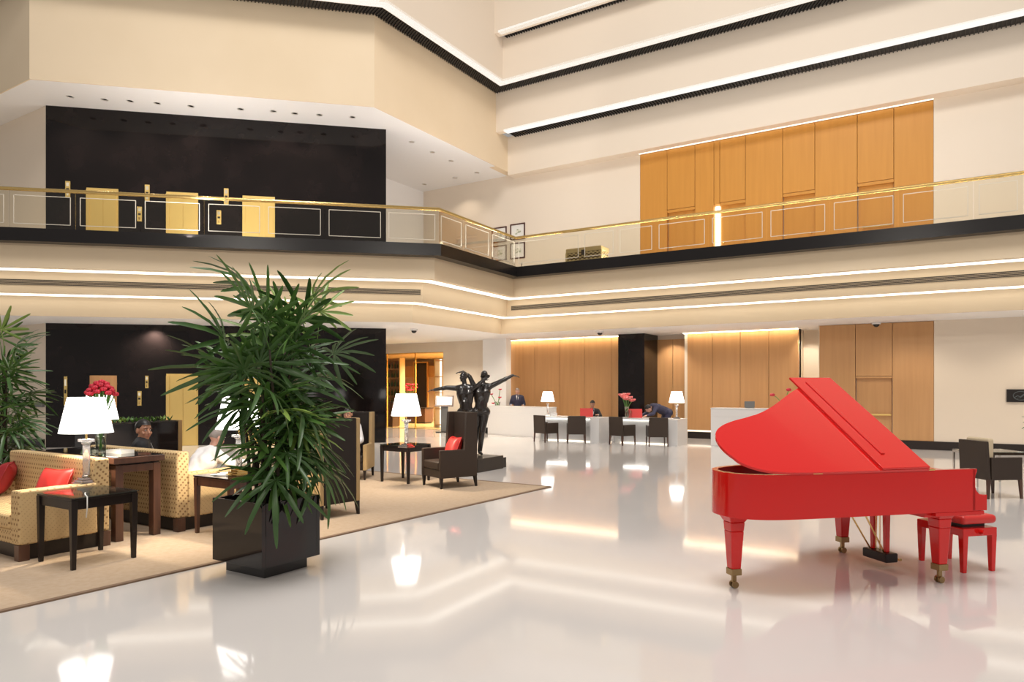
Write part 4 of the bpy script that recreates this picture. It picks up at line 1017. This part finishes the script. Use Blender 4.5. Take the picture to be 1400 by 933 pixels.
def desk(x0, x1, y0, y1, label):
    t = thing('reception_desk', label, 'desk', ((x0+x1)/2, y0, 0), 0, 'white reception desks'); hw, dp = (x1-x0)/2, y1-y0
    MB().box(-hw, hw, 0, dp, .755, .80).build('top', 'desk_white', t, bevel=.004)
    MB().box(hw-.30, hw, 0, dp, 0, .755).build('end_panel', 'desk_white', t, bevel=.004); MB().box(-hw, -hw+.06, 0, dp, 0, .755).build('end_panel', 'desk_white', t, bevel=.004)
    MB().box(-hw+.06, hw-.30, .38, .44, .0, .755).build('modesty_panel', 'desk_white', t)
    MB().box(-hw+.08, hw-.32, .34, .37, .735, .754).build('light_strip', 'desk_led', t)
    MB().box(-hw+.08, hw-.32, .355, .375, .005, .03).build('light_strip', 'cove_soft', t)
    return t
desk(-11.55, -9.40, 20.02, 20.90, 'white glowing reception desk of the seated clerk')
desk(-9.02, -6.95, 20.26, 21.15, 'white glowing reception desk of the bending clerk')
tag(MB().box(-9.38, -9.05, 20.95, 21.5, 0, .74).build('low_cabinet', 'desk_white', bevel=.006), 'low white cabinet between the two reception desks', 'cabinet')
def counter(p, q, dp, h, label):
    p, q = Vector(p), Vector(q); e = q-p; L = e.length
    t = thing('reception_counter', label, 'counter', (p.x, p.y, 0), math.atan2(e.y, e.x))
    MB().box(0, L, 0, dp, .03, h-.03).build('body', 'desk_white', t, bevel=.006); MB().box(-.01, L+.01, -.012, dp+.01, h-.03, h).build('top', 'desk_white', t, bevel=.004)
    MB().box(0.005, L-.005, .005, dp-.01, 0, .03).build('plinth', 'desk_white', t); MB().box(.002, L-.002, -.006, 0, .03, h-.26).build('front_panel', 'desk_white', t, bevel=.002)
    MB().box(.002, L-.002, -.006, 0, h-.252, h-.035).build('front_panel', 'desk_white', t, bevel=.002)
    return t
counter((-14.73, 21.70), (-11.80, 20.95), .5, 1.07, 'long white reception counter with standing clerk')
counter((-6.16, 20.94), (-3.9, 20.94), .6, 1.14, 'white reception counter behind the red piano')
table_lamp((-11.42, 20.36, .80), 'small desk lamp next to the long white counter', TH, .86, 14)
table_lamp((-7.10, 20.62, .80), 'small desk lamp on the desk of the bending clerk', TH, .88, 14)
def screen(x, y, label):
    t = thing('desk_screen', label, 'screen', (x, y, .80), TH, 'red desk screens')
    M = Matrix.Translation((0, 0, .012)) @ Matrix.Rotation(math.radians(-8), 4, 'X')
    MB().box(-.21, .21, -.0, .015, 0, .27, M).build('back_cover', 'red_leather', t, bevel=.004); MB().box(-.195, .195, .015, .019, .015, .255, M).build('display', 'ebony', t)
    MB().box(-.21, .21, .0, .26, 0, .014).build('keyboard_base', 'red_leather', t, bevel=.003)
screen(wx(802, 20.45), 20.45, 'red covered laptop in front of the seated clerk'); screen(wx(869, 20.60), 20.60, 'red covered laptop beside the bending clerk')
t = thing('card_box', 'small white box on the desk under the lamp', 'box', (wx(757, 20.5), 20.5, .80), TH)
MB().box(-.11, .11, -.06, .06, 0, .09).build('body', 'desk_white', t, bevel=.004); MB().box(-.115, .115, -.065, .065, .09, .105).build('lid', 'desk_white', t, bevel=.003)
vase_of('flower_vase', 'tight bunch of pink amaryllis in a glass vase on the desk', (wx(857, 20.75), 20.75, .80), .34, .075, [(-.14, -.05, .66), (-.03, .04, .68), (.10, -.06, .58), (.02, -.1, .55), (.15, .04, .50), (-.05, -.08, .60)], 'petal_pink', 'lily', .15, 8, True)
vase_of('flower_vase', 'three red amaryllis stems at the end of the long counter', (wx(680, 21.85), 21.85, 1.07), .14, .12, [(-.27, 0, .40), (.11, .02, .58), (.14, -.05, .28), (-.2, .02, .06)], 'petal_red', 'lily', .085, 9, True)
vase_of('flower_vase', 'two thin red flowers on the counter behind the piano', (wx(1072, 21.3), 21.3, 1.14), .22, .07, [(-.32, 0, .40), (.12, .02, .55)], 'petal_red', 'rose', .07, 10, True)
t = thing('sign_stand', 'small dull metal sign on the counter behind the piano', 'sign', (wx(1025, 21.25), 21.25, 1.14), TH)
MB().box(-.15, .15, 0, .02, .02, .2).build('plate', 'grey_metal', t, bevel=.003); MB().box(-.12, .12, -.04, .06, 0, .02).build('foot', 'grey_metal', t)
tag(MB().box(-.1, .1, -.06, .06, 0, .22).box(-.08, .08, -.065, -.06, .05, .17).build('floor_box', 'ebony', loc=(wx(665, 22.2), 22.2, 0), bevel=.006), 'small black box on the floor beside the long counter', 'box')
tag(MB().lathe([(.05, 0), (.09, .08), (.10, .2), (.06, .24), (.05, .24), (.085, .2), (0, .03)], 14, cap=False).build('glass_globe', 'vase_glass', smooth=True, loc=(wx(860, 20.45), 20.45, .80)), 'small clear glass globe left of the second red laptop', 'glass')

# clerks
J = dict(pelvis=V(0, 0, .93), chest=V(0, .02, 1.38), head=V(0, .05, 1.60), look=V(-.25, 1, -.05), rt=V(1, 0, 0), front=V(0, 1, 0),
    el=[V(.26, .0, 1.12), V(-.26, .0, 1.12)], wr=[V(.24, .2, 1.06), V(-.22, .2, 1.06)], kn=[V(.1, .02, .5), V(-.1, .02, .5)], an=[V(.1, 0, .09), V(-.1, 0, .09)])
x = wx(707.5, 22.6); p = Vector((x, 22.6, 0))
person('standing grey haired clerk in a dark jacket behind the long counter', p, math.atan2(-p.y, -p.x)-PI/2, J, skin='skin_pink', jacket='suit_navy', trousers='suit', hair='hair_grey', tie='suit_navy', voxel=.013)
J = seated(.14, (-.1, 1, -.35), el=[V(.27, .26, .80), V(-.27, .26, .80)], wr=[V(.17, .50, .84), V(-.17, .50, .84)], seat=.44)
x = wx(810, 21.45); p = Vector((x, 21.45, 0)); rz = math.atan2(-p.y, -p.x)-PI/2
person('seated clerk in a black suit behind the first red laptop', p, rz, J, jacket='suit', trousers='suit', hair='hair_black', tie='suit', voxel=.013)
t = thing('office_chair', 'dark desk chair of the seated clerk', 'chair', p, rz)
MB().box(-.24, .24, -.24, .22, .38, .44).build('seat', 'leather_dark', t, bevel=.02); MB().box(-.22, .22, -.30, -.25, .45, .95).build('backrest', 'leather_dark', t, bevel=.02)
MB().tube([(0, 0, .06), (0, 0, .38)], .03, 10).build('post', 'chrome', t)
for k in range(5): a = 2*PI*k/5; MB().tube([(0, 0, .07), (.27*math.cos(a), .27*math.sin(a), .035)], [.025, .02], 8).build('foot', 'chrome', t)
J = dict(pelvis=V(0, -.10, .95), chest=V(0, .36, 1.14), head=V(.0, .56, 1.07), look=V(.25, .6, -.75), hup=V(0, .8, .7), rt=V(1, 0, 0), front=V(0, .4, -.9),
    el=[V(.24, .46, .94), V(-.24, .50, .92)], wr=[V(.18, .70, .86), V(-.20, .72, .86)], kn=[V(.1, .06, .5), V(-.1, .02, .5)], an=[V(.1, 0, .09), V(-.1, -.04, .09)])
x = wx(908, 21.72); p = Vector((x, 21.72, 0)); dv = CW(-1, -.28)
person('clerk in a navy suit bending over the end desk', p, math.atan2(dv.y, dv.x)-PI/2, J, skin='skin_pink', jacket='suit_navy', trousers='suit_navy', hair='hair_black', shirtfront=False, voxel=.012)

# ------------------------------------------------------------------ gallery things
def picture(u0, u1, v0, v1, label, k):
    x0, x1 = wx(u0, YW), wx(u1, YW); xc = (x0+x1)/2; z1, z0 = zat(v0, (xc, YW)), zat(v1, (xc, YW)); hw = (x1-x0)/2; h = z1-z0
    t = thing('framed_picture', label, 'picture', (xc, YW, z0), 0, 'framed sketches on the gallery wall')
    f = .045
    MB().box(-hw, hw, -.035, 0, 0, f).box(-hw, hw, -.035, 0, h-f, h).box(-hw, -hw+f, -.035, 0, f, h-f).box(hw-f, hw, -.035, 0, f, h-f).build('frame', 'frame_brown', t)
    MB().box(-hw+f, hw-f, -.015, 0, f, h-f).build('mount', 'mount', t)
    m = MB(); rnd = random.Random(k)
    for i in range(9): x, z, w_, hh = rnd.uniform(-hw*.4, hw*.2), rnd.uniform(h*.32, h*.55), rnd.uniform(.04, .16), rnd.uniform(.03, .12); m.box(x, x+w_, -.018-.0004*i, -.015, z, z+hh)
    m.build('sketch', 'print', t)
picture(673, 693, 311, 332, 'framed sketch, upper one away from the wicker chest', 1); picture(698, 718, 306, 328, 'framed sketch, upper one towards the wicker chest', 2)
picture(673, 693, 336, 357, 'framed sketch, lower one away from the wicker chest', 3); picture(698, 718, 332, 354, 'framed sketch, lower one towards the wicker chest', 4)
x0, x1 = wx(774, 19.55), wx(821, 19.55)
t = thing('wicker_chest', 'woven wicker chest on the gallery behind the glass', 'chest', ((x0+x1)/2, 19.85, ZF)); hw = (x1-x0)/2
MB().box(-hw+.02, hw-.02, -.26, .26, 0, .50).build('body', 'wicker_dark', t); MB().box(-hw-.02, hw+.02, -.30, .30, .50, .64).build('lid', 'wicker', t, bevel=.02)
m = MB()
for r in range(5):
    for k in range(16): xx = -hw+.04+k*(2*hw-.08)/15; m.box(xx-.03, xx+.03, -.285, -.26, .02+r*.1+(k % 2)*.03, .075+r*.1+(k % 2)*.03)
    for k in range(8): yy = -.24+k*.48/7; m.box(hw-.02, hw+.005, yy-.025, yy+.025, .02+r*.1+(k % 2)*.03, .075+r*.1+(k % 2)*.03)
m.build('weave', 'wicker', t)
for s in (-1, 1): MB().box(s*hw-.03, s*hw+.03, -.29, -.23, 0, .52).build('corner_post', 'wicker', t)
MB().box(-.06, .06, -.32, -.295, .42, .56).build('clasp', 'leather', t)
p = hit(621, (-12.35, 10), (-12.35, 20)); t = thing('wood_box', 'small reddish wood box on the gallery floor behind the glass', 'box', (p.x, p.y, ZF))
MB().box(-.22, .22, -.38, .38, 0, .24).build('body', 'red_stone', t, bevel=.01); MB().box(-.24, .24, -.40, .40, .24, .30).build('lid', 'oak', t, bevel=.01)
p = CW((713-700)/F*23.4, 23.4); t = thing('red_ornament', 'small red ornament on the gallery corner', 'ornament', (p.x, p.y, ZF))
MB().lathe([(.05, 0), (.09, .1), (.12, .22), (.06, .32), (0, .34)], 12).build('bowl', 'red_leather', t, smooth=True); MB().tube([(0, 0, .32), (.02, 0, .46)], .012, 6).build('stalk', 'ebony', t)
# wall sign
x0 = wx(1376, YW); t = thing('wall_sign', 'black wall plaque with a grey oval emblem', 'sign', (x0, YW, 1.36))
MB().box(0, .62, -.05, 0, 0, .34).build('plaque', 'sign_black', t, bevel=.004)
ring = [(.31+.165*math.cos(2*PI*k/28), -.052, .17+.115*math.sin(2*PI*k/28)) for k in range(29)]
MB().tube(ring, .008, 6).tube([(.17, -.052, .12), (.24, -.052, .17), (.30, -.052, .14), (.36, -.052, .20), (.45, -.052, .24)], .010, 6).tube([(.22, -.052, .10), (.30, -.052, .12), (.38, -.052, .19), (.42, -.052, .20)], .006, 6).build('emblem', 'sign_grey', t, smooth=True)

# ------------------------------------------------------------------ lamps the building has
for i, (x, y) in enumerate(((-13.5, 21.9), (-11.0, 21.9), (-8.4, 22.3), (-6.6, 22.0), (-4.8, 22.0))):
    spot_light('reception_spot', (x, y, ZG-.02), (x, y-.2, 0), 105, 140)
for x, y in ((-3.9, 23.6), (-8.4, 23.4)): spot_light('niche_spot', (x, y, ZG-.02), (x, y+1, 1.5), 120, 90)
for x, y in ((-17, 21.2), (-14.8, 19.5), (-15.0, 17.3), (-17.5, 14.3), (-20.0, 11.9)): spot_light('ceiling_spot', (x, y, ZG-.02), (x+.3, y-.5, 0), 420, 140)
for x, y in ((-1, 21.4), (2, 21.4), (5, 21.4)): spot_light('ceiling_spot', (x, y, ZG-.02), (x, y, 0), 120, 140)
for x, y in ((-18.2, 26), (-21, 26), (-19.5, 28.5)): spot_light('restaurant_spot', (x, y, 3.2), (x, y, 0), 1500, 150, (1, .86, .64))
for u, v in UD[::2]:
    p = PX(u, v, Z2); spot_light('gallery_spot', (p.x, p.y, Z2-.03), (p.x-.3, p.y+.3, 5), 160, 120)
for u, v in ((591, 208), (622, 243)):
    p = PX(u, v, Z2); spot_light('gallery_spot', (p.x, p.y, Z2-.03), (p.x, p.y, 5), 70, 120)
